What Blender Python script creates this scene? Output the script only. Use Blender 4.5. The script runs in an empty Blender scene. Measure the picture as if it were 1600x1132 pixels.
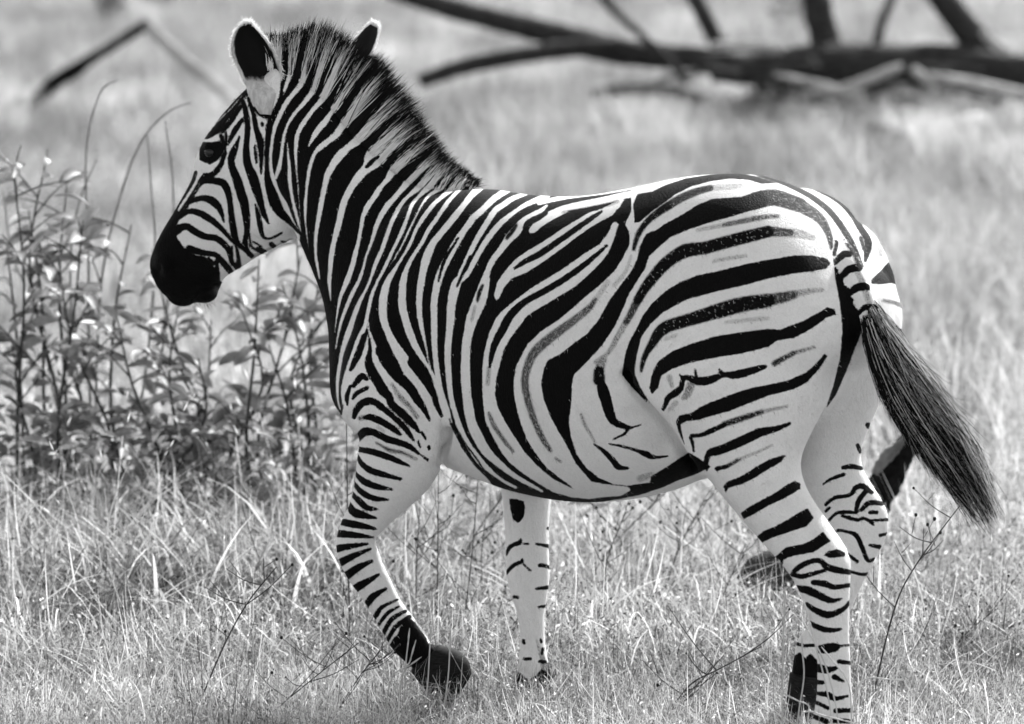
import bpy, math, random
import numpy as np
from mathutils import Vector

random.seed(7)
rng = np.random.default_rng(11)
scene = bpy.context.scene
col = scene.collection

# ------------------------------------------------------------------ camera
CAM = np.array([0.0, -12.0, 2.38]); PITCH = math.radians(7.0); LENS = 175.0
FPX = LENS / 36.0 * 1600.0
cam_d = bpy.data.cameras.new("camera"); cam = bpy.data.objects.new("camera", cam_d)
col.objects.link(cam); scene.camera = cam
cam.location = CAM; cam.rotation_euler = (math.pi / 2 - PITCH, 0, 0)
cam_d.lens = LENS; cam_d.sensor_width = 36.0
cam_d.clip_start = 0.1; cam_d.clip_end = 600
cam_d.dof.use_dof = True; cam_d.dof.focus_distance = 12.1
cam_d.dof.aperture_fstop = LENS / 54.0; cam_d.dof.aperture_blades = 9

# ------------------------------------------------------------------ light (black-and-white photograph: neutral light)
SUN_DIR = Vector((0.40, 0.62, 0.66)).normalized()      # towards the sun: high, behind the animal and to the right
w = bpy.data.worlds.new("World"); scene.world = w; w.use_nodes = True
nt = w.node_tree; nt.nodes.clear()
sky = nt.nodes.new("ShaderNodeTexSky"); sky.sky_type = 'NISHITA'; sky.sun_disc = False
sky.sun_elevation = math.asin(SUN_DIR.z); sky.sun_rotation = math.atan2(SUN_DIR.x, SUN_DIR.y)
sky.air_density = 1.6; sky.dust_density = 2.5
bw = nt.nodes.new("ShaderNodeRGBToBW"); bg = nt.nodes.new("ShaderNodeBackground")
bg.inputs[1].default_value = 0.15
out = nt.nodes.new("ShaderNodeOutputWorld")
nt.links.new(sky.outputs[0], bw.inputs[0]); nt.links.new(bw.outputs[0], bg.inputs[0]); nt.links.new(bg.outputs[0], out.inputs[0])
sun_d = bpy.data.lights.new("sun", 'SUN'); sun_d.energy = 4.4; sun_d.angle = math.radians(0.53); sun_d.color = (1, 1, 1)
sun = bpy.data.objects.new("sun", sun_d); col.objects.link(sun)
sun.rotation_euler = SUN_DIR.to_track_quat('Z', 'Y').to_euler()
vs = scene.view_settings; vs.view_transform = 'Standard'; vs.look = 'None'; vs.gamma = 1.0; vs.use_curve_mapping = False
vs.exposure = 1.0
scene.render.engine = 'CYCLES'
scene.cycles.use_denoising = True
scene.cycles.max_bounces = 4; scene.cycles.diffuse_bounces = 3; scene.cycles.glossy_bounces = 2; scene.cycles.transmission_bounces = 3; scene.cycles.transparent_max_bounces = 4
scene.cycles.use_adaptive_sampling = True; scene.cycles.adaptive_threshold = 0.03; scene.cycles.caustics_reflective = False; scene.cycles.caustics_refractive = False

# ------------------------------------------------------------------ helpers
_f = np.array([0, math.cos(PITCH), -math.sin(PITCH)]); _u = np.array([0, math.sin(PITCH), math.cos(PITCH)])
def P(px, py, Y):
    """point at depth Y on the line of sight through a photograph pixel"""
    d = _f + np.array([(px - 800) / FPX, 0, 0]) - (py - 566) / FPX * _u
    return CAM + d * ((Y - CAM[1]) / d[1])
def G(px, py, z=0.0):
    """point where the line of sight through a pixel meets the ground"""
    d = _f + np.array([(px - 800) / FPX, 0, 0]) - (py - 566) / FPX * _u
    return CAM + d * ((z - CAM[2]) / d[2])
def proj(v):
    q = np.asarray(v) - CAM; z = q @ _f
    return 800 + FPX * q[..., 0] / z, 566 - FPX * (q @ _u) / z
def PXM(Y): return FPX / ((Y - CAM[1]) / math.cos(PITCH))     # pixels per metre at depth Y

def mesh_obj(name, verts, faces, mat=None, parent=None, smooth=False):
    me = bpy.data.meshes.new(name)
    me.from_pydata([tuple(map(float, v)) for v in verts], [], [tuple(map(int, f)) for f in faces])
    if smooth: me.polygons.foreach_set("use_smooth", [True] * len(me.polygons))
    me.update()
    o = bpy.data.objects.new(name, me); col.objects.link(o)
    if mat: me.materials.append(mat)
    if parent: o.parent = parent
    return o
def fast_mesh(name, V, F, mat=None, parent=None, smooth=False):
    """V (n,3), F (m,k) numpy arrays"""
    me = bpy.data.meshes.new(name); V = np.asarray(V, np.float32); F = np.asarray(F, np.int32); k = F.shape[1]
    me.vertices.add(len(V)); me.vertices.foreach_set("co", V.ravel())
    me.loops.add(F.size); me.loops.foreach_set("vertex_index", F.ravel())
    me.polygons.add(len(F)); me.polygons.foreach_set("loop_start", np.arange(len(F), dtype=np.int32) * k)
    me.polygons.foreach_set("use_smooth", np.full(len(F), smooth))
    me.update(calc_edges=True); me.validate()
    o = bpy.data.objects.new(name, me)
    if mat: me.materials.append(mat)
    if parent: o.parent = parent
    return o
def attr(me, name, data, dom='POINT'):
    a = me.attributes.new(name, 'FLOAT', dom); a.data.foreach_set("value", np.asarray(data, np.float32).ravel())
def tag(o, label=None, cat=None, group=None, kind=None):
    if label: o["label"] = label
    if cat: o["category"] = cat
    if group: o["group"] = group
    if kind: o["kind"] = kind
    return o
def empty(name, loc):
    o = bpy.data.objects.new(name, None); col.objects.link(o); o.location = loc; o.empty_display_size = 0.1; return o
def keep(o, parent):
    """parent without moving (parents are unrotated, unscaled empties)"""
    o.parent = parent; o.location = o.location - parent.location; return o

class MatB:
    def __init__(s, name):
        s.m = bpy.data.materials.new(name); s.m.use_nodes = True; s.t = s.m.node_tree; s.t.nodes.clear()
        s.out = s.n("ShaderNodeOutputMaterial")
    def n(s, t, **kw):
        nd = s.t.nodes.new(t)
        for k, v in kw.items(): setattr(nd, k, v)
        return nd
    def l(s, a, b): s.t.links.new(a, b)
    def val(s, sock, v):
        if hasattr(v, 'is_output') or isinstance(v, bpy.types.NodeSocket): s.l(v, sock)
        else: sock.default_value = v
    def math(s, op, a, b=None, c=None, clamp=False):
        nd = s.n("ShaderNodeMath", operation=op); nd.use_clamp = clamp
        s.val(nd.inputs[0], a)
        if b is not None: s.val(nd.inputs[1], b)
        if c is not None: s.val(nd.inputs[2], c)
        return nd.outputs[0]
    def noise(s, scale, detail=3, rough=0.55, vec=None, dist=0.0):
        nd = s.n("ShaderNodeTexNoise"); nd.inputs["Scale"].default_value = scale; nd.inputs["Detail"].default_value = detail
        nd.inputs["Roughness"].default_value = rough; nd.inputs["Distortion"].default_value = dist
        if vec is not None: s.l(vec, nd.inputs["Vector"])
        return nd.outputs["Fac"]
    def pos(s): return s.n("ShaderNodeNewGeometry").outputs["Position"]
    def obj(s): return s.n("ShaderNodeTexCoord").outputs["Object"]
    def attr(s, name, typ='GEOMETRY'):
        nd = s.n("ShaderNodeAttribute"); nd.attribute_name = name; nd.attribute_type = typ; return nd.outputs["Fac"]
    def ramp(s, fac, a, b, lo, hi, interp='SMOOTHSTEP'):
        nd = s.n("ShaderNodeMapRange"); nd.interpolation_type = interp
        s.val(nd.inputs[0], fac)
        for i, v in enumerate((a, b, lo, hi)): s.val(nd.inputs[i + 1], v)
        return nd.outputs[0]
    def mix(s, f, a, b):
        nd = s.n("ShaderNodeMix"); s.val(nd.inputs[0], f); s.val(nd.inputs[2], a); s.val(nd.inputs[3], b); return nd.outputs[0]
    def scale(s, vec, xyz):
        nd = s.n("ShaderNodeMapping"); s.l(vec, nd.inputs[0]); nd.inputs[3].default_value = xyz; return nd.outputs[0]
    def bump(s, h, strength, dist):
        nd = s.n("ShaderNodeBump"); nd.inputs["Strength"].default_value = strength; nd.inputs["Distance"].default_value = dist
        s.l(h, nd.inputs["Height"]); return nd.outputs[0]
    def grey(s, f):
        nd = s.n("ShaderNodeCombineColor"); [s.val(nd.inputs[i], f) for i in range(3)]; return nd.outputs[0]
    def principled(s, color, rough=0.7, spec=0.3, normal=None, coat=0.0, sheen=0.0):
        b = s.n("ShaderNodeBsdfPrincipled")
        if isinstance(color, (int, float)): b.inputs["Base Color"].default_value = (color, color, color, 1)
        else: s.l(color, b.inputs["Base Color"])
        s.val(b.inputs["Roughness"], rough); s.val(b.inputs["Specular IOR Level"], spec)
        b.inputs["Coat Weight"].default_value = coat; b.inputs["Sheen Weight"].default_value = sheen
        if normal is not None: s.l(normal, b.inputs["Normal"])
        return b.outputs[0]
    def translucent_mix(s, color, f, rough=0.6, spec=0.25):
        p = s.principled(color, rough, spec)
        t = s.n("ShaderNodeBsdfTranslucent")
        if isinstance(color, (int, float)): t.inputs[0].default_value = (color, color, color, 1)
        else: s.l(color, t.inputs[0])
        mx = s.n("ShaderNodeMixShader"); mx.inputs[0].default_value = f
        s.l(p, mx.inputs[1]); s.l(t.outputs[0], mx.inputs[2]); return mx.outputs[0]
    def done(s, shader): s.l(shader, s.out.inputs[0]); return s.m

def catmull(pts, n):
    """smooth resample of a polyline, keeps the given points"""
    p = np.asarray(pts, float)
    if len(p) < 3:
        t = np.linspace(0, 1, n * (len(p) - 1) + 1)[:, None]; return p[0] * (1 - t) + p[-1] * t
    q = np.vstack([2 * p[0] - p[1], p, 2 * p[-1] - p[-2]]); o = []
    for i in range(1, len(q) - 2):
        for k in range(n):
            t = k / n
            o.append(.5 * (2 * q[i] + (q[i + 1] - q[i - 1]) * t + (2 * q[i - 1] - 5 * q[i] + 4 * q[i + 1] - q[i + 2]) * t * t
                           + (3 * q[i] - q[i - 1] - 3 * q[i + 1] + q[i + 2]) * t ** 3))
    o.append(p[-1]); return np.array(o)

def tube_mesh(pts, rad, sides=8, jit=0.0, sub=4, cap=True):
    """round tapering tube through world points"""
    pr = catmull(np.hstack([np.asarray(pts, float), np.asarray(rad, float)[:, None]]), sub)
    p, r = pr[:, :3], np.maximum(pr[:, 3], 1e-4)
    T = np.gradient(p, axis=0); T /= np.linalg.norm(T, axis=1)[:, None] + 1e-9
    a = np.cross(T, [0.31, 0.17, 0.93]); a /= np.linalg.norm(a, axis=1)[:, None] + 1e-9; b = np.cross(T, a)
    th = np.linspace(0, 2 * math.pi, sides, endpoint=False)
    ring = np.cos(th)[None, :, None] * a[:, None] + np.sin(th)[None, :, None] * b[:, None]
    rr = r[:, None] * (1 + jit * rng.standard_normal((len(p), sides)))
    V = (p[:, None] + ring * rr[..., None]).reshape(-1, 3)
    F = []
    for i in range(len(p) - 1):
        for k in range(sides):
            k2 = (k + 1) % sides
            F.append((i * sides + k, i * sides + k2, (i + 1) * sides + k2, (i + 1) * sides + k))
    if cap: F.append(tuple(range(sides))[::-1]); F.append(tuple(range((len(p) - 1) * sides, len(p) * sides)))
    return V, F
def join(parts):
    V, F, o = [], [], 0
    for v, f in parts:
        V.append(np.asarray(v)); F += [tuple(i + o for i in t) for t in f]; o += len(v)
    return np.vstack(V), F
# ================================================================== the zebra's coat pattern
# traced from the photograph: (x, y, width) along each stripe, in photograph pixels
def S(*a):
    """flat list x,y,w,x,y,w -> rows"""
    return np.array(a, float).reshape(-1, 3)
def E(*a):
    """rows y, x_left, x_right -> centre line with width measured across the stripe"""
    r = np.array(a, float).reshape(-1, 3); c = np.c_[(r[:, 1] + r[:, 2]) / 2, r[:, 0]]
    t = np.gradient(c, axis=0); t /= np.linalg.norm(t, axis=1)[:, None] + 1e-9
    return np.c_[c, (r[:, 2] - r[:, 1]) * np.abs(t[:, 1])]
def PG(*a): return np.array(a, float).reshape(-1, 2)

MAIN = []          # (op, data[, density])
def B(*a): MAIN.append(('B', S(*a)))
def BE(*a): MAIN.append(('B', E(*a)))
def W(*a): MAIN.append(('W', S(*a)))
def WE(*a): MAIN.append(('W', E(*a)))
def BP(*a): MAIN.append(('BP', PG(*a)))
def WP(*a): MAIN.append(('WP', PG(*a)))
def GR(d, *a): MAIN.append(('G', S(*a), d))

# neck and barrel: black ground ...
BP(425,20, 440,100, 438,150, 428,180, 420,196, 418,212, 417,240, 417,265, 420,290, 428,315, 440,335, 455,350, 470,366, 465,400, 490,470,
   505,520, 505,652, 534,648, 545,575, 560,552, 574,522, 590,560, 605,580, 625,588, 645,570, 668,592, 684,600, 696,640, 706,668, 722,700, 742,728, 764,750, 790,790, 900,810, 945,790,
   900,768, 850,726, 828,686, 816,640, 812,600, 820,560, 850,525, 885,490, 930,452, 965,418, 984,385, 990,350, 985,290, 850,280, 640,200, 560,20)
# ... with white stripes
WE(105,450,466, 112,450,462, 126,446,454, 140,442,448, 150,441,443)
WE(100,474,492, 116,472,484, 136,462,473, 152,449,459, 168,438,448, 190,428,437, 210,424,430, 240,420,426, 260,420,426, 280,423,431, 300,432,438, 320,440,450, 336,447,456, 350,454,462, 368,470,473)
WE(100,500,524, 126,493,507, 144,482,494, 160,471,481, 176,458,466, 194,447,453, 216,440,446, 240,437,443, 262,432,440, 278,428,434)
WE(222,448,450, 240,448,452, 260,449,455, 280,449,456, 300,452,458, 320,456,462, 340,461,467, 356,467,470, 364,471,472)
WE(60,572,592, 120,530,546, 148,502,518, 160,494,506, 170,486,496, 180,478,488, 190,471,481, 200,465,474, 210,461,469, 220,459,467, 240,459,465, 260,461,465, 280,463,466, 300,465,467.5, 320,467,468.6, 350,469,470)
WE(130,560,578, 155,532,552, 170,517,530, 180,510,520, 190,502,515, 200,493,506, 210,487,498, 220,483,490, 230,481,483.5)
WE(150,578,602, 175,550,572, 190,532,552, 200,525,540, 210,518,534, 220,506,522, 230,494,508, 240,488,496, 260,481,488, 280,478,484, 300,476,481, 320,474,480, 340,475,479, 360,477,480, 380,480,482, 390,481.5,482.5)
WE(165,600,622, 190,580,602, 210,558,580, 220,546,570, 230,536,554, 240,524,544, 250,517,534, 260,512,526, 270,507,520, 280,505,515, 300,501,510, 320,497,506, 340,494,502, 360,491,498, 380,490,496, 400,491,496, 420,494,499, 436,498,501)
WE(195,612,640, 220,590,622, 240,570,606, 250,566,600, 260,564,588, 270,556,576, 280,549,567, 290,544,558, 300,538,552, 310,534,546, 320,530,542, 340,526,537, 360,521,532, 380,517,526, 400,513,522.5, 420,512,520, 440,511,518, 460,514,518, 470,516,518)
B(572,262,3, 578,256,6, 587,247,4)
WE(215,650,668, 240,625,648, 258,610,632, 270,604,620, 280,600,612, 290,592,602, 300,584,596, 310,578,589, 320,570,582, 330,566,576, 340,563,571, 360,560,567, 380,556,563, 400,550,559, 420,544.5,554, 440,537,547, 460,530,537, 480,526,531, 500,524,527, 520,522,524)
WE(245,660,674, 270,638,656, 290,626,640, 300,618,630, 310,610,622, 320,600,613, 330,594,606, 340,589,599, 360,582,590, 380,577,583, 400,570,575, 420,564.5,570, 440,557,564, 460,546,554, 480,538,545, 500,531,537, 520,527,531, 545,523,526)
WE(262,672,684, 282,652,670, 296,644,658, 306,634,644, 316,625,634, 330,616,625, 350,607,615, 370,600,608, 390,593,601, 410,584,592, 430,578,584, 446,572,578, 460,565,571, 480,554,563, 500,547,556, 520,539,550, 540,533,542, 560,529,536, 580,526,533, 600,524,530, 625,526,530, 640,530,533)
WE(268,682,694, 288,668,682, 300,656,668, 310,648,656, 320,640,648, 340,633,640, 360,625,633, 380,616,623, 400,606,613, 420,597,604, 440,587,593, 460,578,585, 480,573,580, 500,569,576, 510,566,574, 530,556,566, 550,549,558, 570,542,550, 590,536,546, 610,532,543, 630,534,542)
WE(505,573,577, 515,574,578, 524,576,582, 540,579,588, 560,582,598, 580,592,610, 600,604,624)
WE(280,695,706, 292,686,698, 300,673,686, 306,666,674, 320,657,662, 340,647,651, 360,637,642, 380,628,632, 400,617,621, 414,609.5,611)
WE(288,714,726, 300,693,708, 310,683,694, 320,672,682, 340,657,667, 360,646,653, 380,638,645, 400,627,633, 420,614,622, 440,600,612, 460,593,607, 480,591,605, 500,593,606, 520,600,613, 540,608,625, 560,618,640, 580,628,652, 600,640,664, 626,658,680)
WE(290,726,736, 296,714,724, 310,700,710, 320,692,702, 340,679,688, 360,665,674, 380,655,663, 400,642,650, 420,631,640, 440,624,636, 460,622,635, 480,622,636, 500,627,640, 520,633,647, 540,642,655, 560,655,665, 570,663,670, 580,669,676, 600,678,686, 626,687,696, 650,693,704)
WE(286,746,768, 300,734,750, 310,726,740, 320,719,732, 340,702,717, 360,686,700, 380,670,684, 400,660,675.5, 420,655.5,668.5, 440,652,664.5, 460,650,661, 480,650,660, 500,652,661, 520,657,664, 540,663,667, 560,667,670.5, 575,671,674)
WE(296,784,806, 300,778,798, 310,764,782, 320,754,770, 330,744,760, 340,732,748, 350,726,740, 360,719,732, 380,705,720, 400,695,709, 420,684.5,698.5, 440,677.5,691, 460,674,686, 480,672,684, 500,673,684, 520,673,684, 540,674,684, 560,676,685, 580,678,688, 600,683,691, 616,689,695, 640,697,703, 660,704,708)
B(716,372,2, 706,388,3, 697,402,4, 690,420,3.5, 685,440,2)
WE(303,812,832, 310,792,812, 320,778,796, 330,766,780, 350,754,766, 370,742,753, 390,732,742, 410,723,733, 430,714,724)
WE(306,842,868, 320,812,832, 330,800,812, 340,786,800, 350,774,788, 370,758,771, 390,746,757, 410,735,746, 430,724,735, 440,706,724, 460,700,717, 480,698,712, 500,697,711, 520,696,708, 540,694,706, 560,694,705, 580,695,706, 600,697,707, 620,700,709, 640,704,714, 660,709,721, 680,716,729, 700,727,741, 720,741,757, 740,762,776, 752,780,792, 762,800,812)
B(735,402,5, 728,418,4.5, 722,430,4, 714,448,2)
B(704,640,2, 709,660,3, 716,680,3.5, 727,700,3.5, 738,718,3.5, 750,734,3)
B(712,668,1.5, 728,695,1.5, 744,716,1.5, 757,735,1.5, 780,752,2, 800,766,3)
WE(322,850,858, 330,836,852, 340,816,830, 350,806,820, 360,797,818, 370,788,808, 380,782,798, 390,776,790, 410,762,774, 426,756,767, 440,750,766, 450,746,765, 470,738,761, 490,730,752, 500,727,747, 520,724,740, 540,721,736, 560,720,735, 580,719,735, 600,720,736, 620,722,737, 640,724,741, 660,728,745, 680,735,755, 706,750,770, 726,772,790, 744,796,812, 758,822,836, 768,842,852)
GR(.85, 806,352,5, 800,362,6, 792,372,5); GR(.9, 754,446,3, 749,458,5, 746,470,3); GR(.35, 742,480,4, 737,500,4)
# whites on the loin and flank
WP(775,471, 771,462, 777,440, 788,424, 804,406, 820,394, 844,380, 860,370, 880,356, 900,344, 920,332, 940,326, 966,313, 980,305, 968,326, 956,338, 940,346, 920,358, 900,372, 880,388, 860,402, 840,416, 820,428, 800,436, 788,450, 780,467)
B(804,420,3, 820,409,7, 842,398,9, 880,372,8, 920,344,7, 940,331,3)
WP(962,346, 957,348, 950,364, 936,382, 916,394, 896,408, 876,422, 856,434, 836,446, 816,460, 796,476, 782,488, 774,498, 764,520, 756,550, 753,580, 753,610, 755,640, 758,660, 770,684, 782,706,
   796,724, 816,740, 840,756, 864,770, 892,778, 920,781, 940,779, 920,772, 892,762, 864,748, 840,728, 820,706, 804,682, 790,660, 778,636, 774,616, 776,592, 782,568, 788,546, 800,526, 820,500, 824,494, 840,484, 860,472, 880,460, 900,448, 920,430, 940,410, 952,394, 960,374, 967,350)
B(948,384,3, 930,400,6, 900,424,8.5, 860,450,9, 820,472,9, 797,494,12, 786,514,12, 774,536,10, 768,556,7, 765,574,3)
GR(.4, 764,576,6, 762,600,6); GR(.6, 764,646,4, 770,662,6, 780,678,6, 792,694,5, 802,706,3)
WP(976,350, 983,366, 983,382, 972,404, 958,426, 936,446, 916,462, 896,480, 872,500, 844,518, 824,538, 806,572, 802,596, 803,620, 808,644, 814,664, 822,686, 834,706, 854,732, 880,752, 908,764, 940,772, 960,776, 976,774, 986,765, 990,758,
   960,750, 930,740, 905,712, 893,684, 880,660, 872,640, 866,600, 880,570, 900,555, 930,530, 960,480, 985,440, 1005,405, 1012,372, 1002,346, 996,304, 1010,292, 985,296, 986,330)
GR(.65, 930,468,6, 920,482,9, 890,506,12, 860,528,14, 836,550,14, 824,574,12, 820,600,11, 826,630,10, 836,660,9, 848,686,8, 860,704,5); GR(.3, 950,440,6, 940,455,8, 930,470,6); GR(.5, 868,716,3, 876,722,3)
WP(828,366, 825,360, 832,350, 846,342, 856,334, 876,326, 890,330, 876,338, 862,345, 848,354, 836,364)
W(842,318,7, 870,311,8, 900,306,8, 940,302,6, 990,293,7, 1030,281,7, 1070,272,4)
W(858,333,6, 880,326,10, 910,320,12, 945,313,12, 975,306,12, 995,302,10)
GR(.45, 880,332,4, 910,328,6, 945,321,6, 965,315,5)
BP(962,330, 968,326, 974,326, 976,336, 976,350, 968,348, 962,340)
BP(974,350, 982,362, 983,384, 970,404, 962,396, 968,370)
# rump and thigh: black on white
BP(1010,366, 1000,386, 996,406, 986,426, 970,446, 954,468, 936,500, 918,522, 896,538, 876,554, 856,564, 850,578, 846,600, 850,624, 860,650, 872,672, 886,696, 900,724, 924,752, 950,757, 975,759, 986,763,
   1000,758, 980,760, 960,758, 936,748, 916,732, 900,710, 892,684, 888,660, 892,630, 893,600, 896,586, 916,566, 940,540, 960,510, 974,480, 982,460, 1007,420, 1014,400, 1036,380, 1048,370, 1072,360, 1100,350, 1136,340, 1170,330, 1196,323,
   1200,310, 1190,298, 1160,308, 1112,312, 1092,320, 1076,330, 1060,340, 1040,350, 1026,360)
GR(.8, 1180,314,26, 1210,309,25, 1250,321,22); GR(.75, 1250,321,20, 1280,341,15, 1294,364,10, 1300,388,7)
BP(992,348, 990,320, 996,304, 1020,300, 1040,290, 1070,280, 1100,275, 1130,271, 1160,272, 1180,276, 1200,282, 1212,286, 1190,287, 1170,281, 1140,279, 1110,283, 1080,291, 1056,303, 1036,318, 1016,332, 1000,346)
B(1180,272,3, 1200,279,4, 1220,285,5, 1250,298,6.5, 1274,312,7.5, 1296,330,8.5, 1312,350,9); GR(.9, 1312,350,9, 1326,372,9, 1336,392,8, 1346,416,6)
B(1250,287,2, 1272,296,2, 1300,309,4, 1320,322,8, 1334,338,10, 1344,356,9, 1356,376,10, 1355,392,10, 1352,408,4)
GR(.8, 1345,372,6, 1350,390,5)
BP(1362,437, 1376,424, 1388,411, 1398,418, 1414,450, 1394,442, 1376,444, 1362,443)
GR(.6, 1380,470,4, 1400,474,6, 1420,484,6); GR(.4, 1374,382,7, 1377,398,6)
BP(1378,500, 1395,511, 1416,518, 1416,548, 1400,535, 1388,520)
GR(.9, 990,390,4, 997,367,7, 1010,348,8, 1026,334,10, 1044,322,12); GR(.75, 1044,322,12, 1064,310,12, 1088,300,11, 1110,294,9); GR(.35, 1110,294,9, 1140,292,9, 1160,290,6)
GR(.3, 986,400,3, 978,424,5, 960,446,6)
GR(.35, 1090,360,5, 1130,352,6); GR(.6, 1130,352,6, 1160,346,7, 1190,340,7, 1215,338,5)
GR(.97, 1200,362,17, 1160,372,18, 1130,380,18, 1100,388,18, 1072,392,20, 1050,404,18, 1034,418,17, 1022,432,16, 1008,450,14, 996,470,12)
GR(.7, 1235,364,11, 1200,362,16); GR(.4, 1270,372,8, 1250,366,13, 1225,364,14); GR(.72, 996,470,12, 986,490,10, 978,504,9); GR(.45, 978,504,9, 964,528,8, 950,552,6, 930,566,5)
GR(.35, 1116,408,4, 1140,404,5, 1165,400,4)
BP(1292,405, 1270,400, 1240,400, 1200,407, 1160,415, 1120,425, 1090,431, 1062,442, 1040,456, 1020,474, 1006,492, 994,516, 984,534, 978,552, 973,580, 972,585, 985,602, 1008,626, 1016,632, 1000,606, 991,584, 992,570, 995,552, 1002,526, 1016,506, 1036,488, 1072,468, 1116,456, 1160,446, 1200,435, 1240,427, 1270,424, 1290,420, 1297,412)
GR(.95, 1200,470,20, 1160,476,22, 1130,484,22, 1100,493,20, 1070,502,18, 1044,510,18, 1030,520,16, 1020,536,12, 1010,552,8, 1004,568,6, 1002,580,3)
GR(.7, 1240,461,13, 1200,470,19); GR(.4, 1284,453,5, 1260,456,8, 1235,462,12); GR(.28, 1134,504,5, 1170,500,6, 1200,498,5); GR(.28, 1040,530,6, 1056,524,6)
BP(1292,481, 1280,489, 1256,502, 1220,516, 1200,515, 1160,520, 1120,526, 1080,538, 1050,550, 1030,564, 1022,578, 1018,592, 1015,608, 1019,615, 1028,606, 1032,588, 1050,576, 1080,566, 1120,558, 1160,552, 1200,542, 1214,532, 1240,528, 1260,518, 1280,505, 1292,495, 1306,492, 1304,484)
GR(.5, 1272,543,4, 1240,552,6); GR(.75, 1240,552,6, 1210,568,8); B(1196,573,5, 1180,578,10, 1150,586,12, 1130,586,7, 1110,594,12, 1090,596,12, 1070,590,6, 1064,606,8, 1056,614,10, 1044,622,8, 1040,632,6, 1036,640,4)
B(1124,578,3, 1130,586,5); B(1086,578,2, 1088,590,4); B(1062,586,2, 1068,592,6); GR(.5, 1080,600,12, 1074,616,11, 1068,622,6); GR(.4, 1046,590,8, 1050,604,5); GR(.35, 1056,630,8, 1046,640,4)
BP(1288,554, 1278,566, 1260,583, 1230,596, 1200,602, 1170,608, 1140,618, 1100,634, 1080,646, 1062,650, 1057,658, 1059,670, 1069,694, 1064,672, 1063,663, 1072,658, 1090,656, 1110,650, 1140,642, 1170,630, 1200,618, 1240,608, 1260,598, 1280,576, 1292,557)
GR(.45, 1230,635,3, 1190,644,6); GR(.8, 1190,644,6, 1160,654,8, 1132,663,8); B(1132,664,6, 1110,674,7, 1096,680,5, 1080,682,5, 1082,692,4, 1084,706,2)
BP(1236,660, 1210,667, 1184,670, 1160,681, 1132,694, 1106,703, 1101,714, 1100,728, 1105,737, 1107,722, 1109,713, 1124,711, 1148,702, 1176,689, 1190,682, 1216,673, 1235,664)
B(1120,733,6, 1136,729,5); GR(.8, 1136,729,5, 1155,718,4); GR(.4, 1160,716,4, 1190,704,3, 1206,696,2)
BP(1228,711, 1204,718, 1184,729, 1160,744, 1136,754, 1131,760, 1134,770, 1138,762, 1160,756, 1180,746, 1200,733, 1220,722)
BP(1242,752, 1250,756, 1250,764, 1230,776, 1200,790, 1180,802, 1162,811, 1158,802, 1166,796, 1190,782, 1210,772, 1230,758)
BP(1262,795, 1271,810, 1260,822, 1230,832, 1206,840, 1188,849, 1181,841, 1194,830, 1210,824, 1236,810, 1250,801)
BP(1286,832, 1297,846, 1284,854, 1270,863, 1240,868, 1224,874, 1222,883, 1218,874, 1208,873, 1220,864, 1228,856, 1256,851, 1270,844)
BP(1288,868, 1294,862, 1308,859, 1320,864, 1320,869, 1298,872)
B(1237,899,5, 1244,890,7, 1260,880,7, 1280,876,7, 1292,886,9, 1308,891,9, 1330,895,7); B(1240,899,5, 1254,901,7, 1270,897,6, 1290,891,5)
B(1270,910,6, 1278,911,8, 1290,913,9, 1304,918,7, 1330,914,5)
B(1246,919,7, 1254,921,10, 1266,924,12, 1286,934,10, 1300,939,7, 1315,936,2)
B(1260,944,5, 1274,954,8, 1292,961,10, 1306,958,8, 1320,950,6, 1330,938,4)
B(1265,973,5, 1275,979,7, 1288,984,8, 1302,985,6, 1315,983,2)
B(1265,1014,6, 1274,1016,8, 1288,1014,14, 1304,1012,13, 1311,1010,4, 1330,1008,2)
B(1268,1042,10, 1278,1044,12, 1292,1047,10, 1308,1044,4); B(1311,1034,6, 1335,1037,4); B(1304,1058,8, 1318,1065,3); B(1268,1064,6, 1276,1066,7, 1288,1067,4)
B(1270,1082,4, 1280,1084,5, 1294,1086,8, 1304,1092,7, 1324,1088,3); B(1270,1096,4, 1280,1100,5, 1294,1107,5); B(1306,1111,7, 1340,1110,5); B(1272,1120,6, 1292,1128,7); B(1302,1126,7, 1340,1128,5)
BP(1240,1136, 1345,1136, 1345,1230, 1200,1230)
# flank and belly
GR(.5, 942,562,12, 936,580,15); GR(.9, 936,580,15, 936,594,17); B(938,594,8, 942,610,17, 948,630,16, 954,650,14, 962,661,10, 982,669,6); B(982,669,4, 976,678,3, 958,687,1.5); B(982,670,2.5, 1002,664,1.2)
GR(.5, 908,648,3, 914,664,4, 922,678,3, 930,692,2); B(928,694,2, 938,701,4, 946,708,6, 958,720,8, 966,730,8, 981,732,3)
B(952,694,1.5, 974,698,3, 996,705,4, 1004,708,7, 1012,711,9, 1022,715,5, 1044,713,1)
BP(982,760, 1000,757, 1016,755, 1018,744, 1040,732, 1060,718, 1076,708, 1090,716, 1110,730, 1084,742, 1060,750, 1036,761, 1000,773, 970,779, 940,784, 900,784, 940,778, 970,776, 986,767)
GR(.35, 1000,748,10, 1018,742,8)
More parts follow.
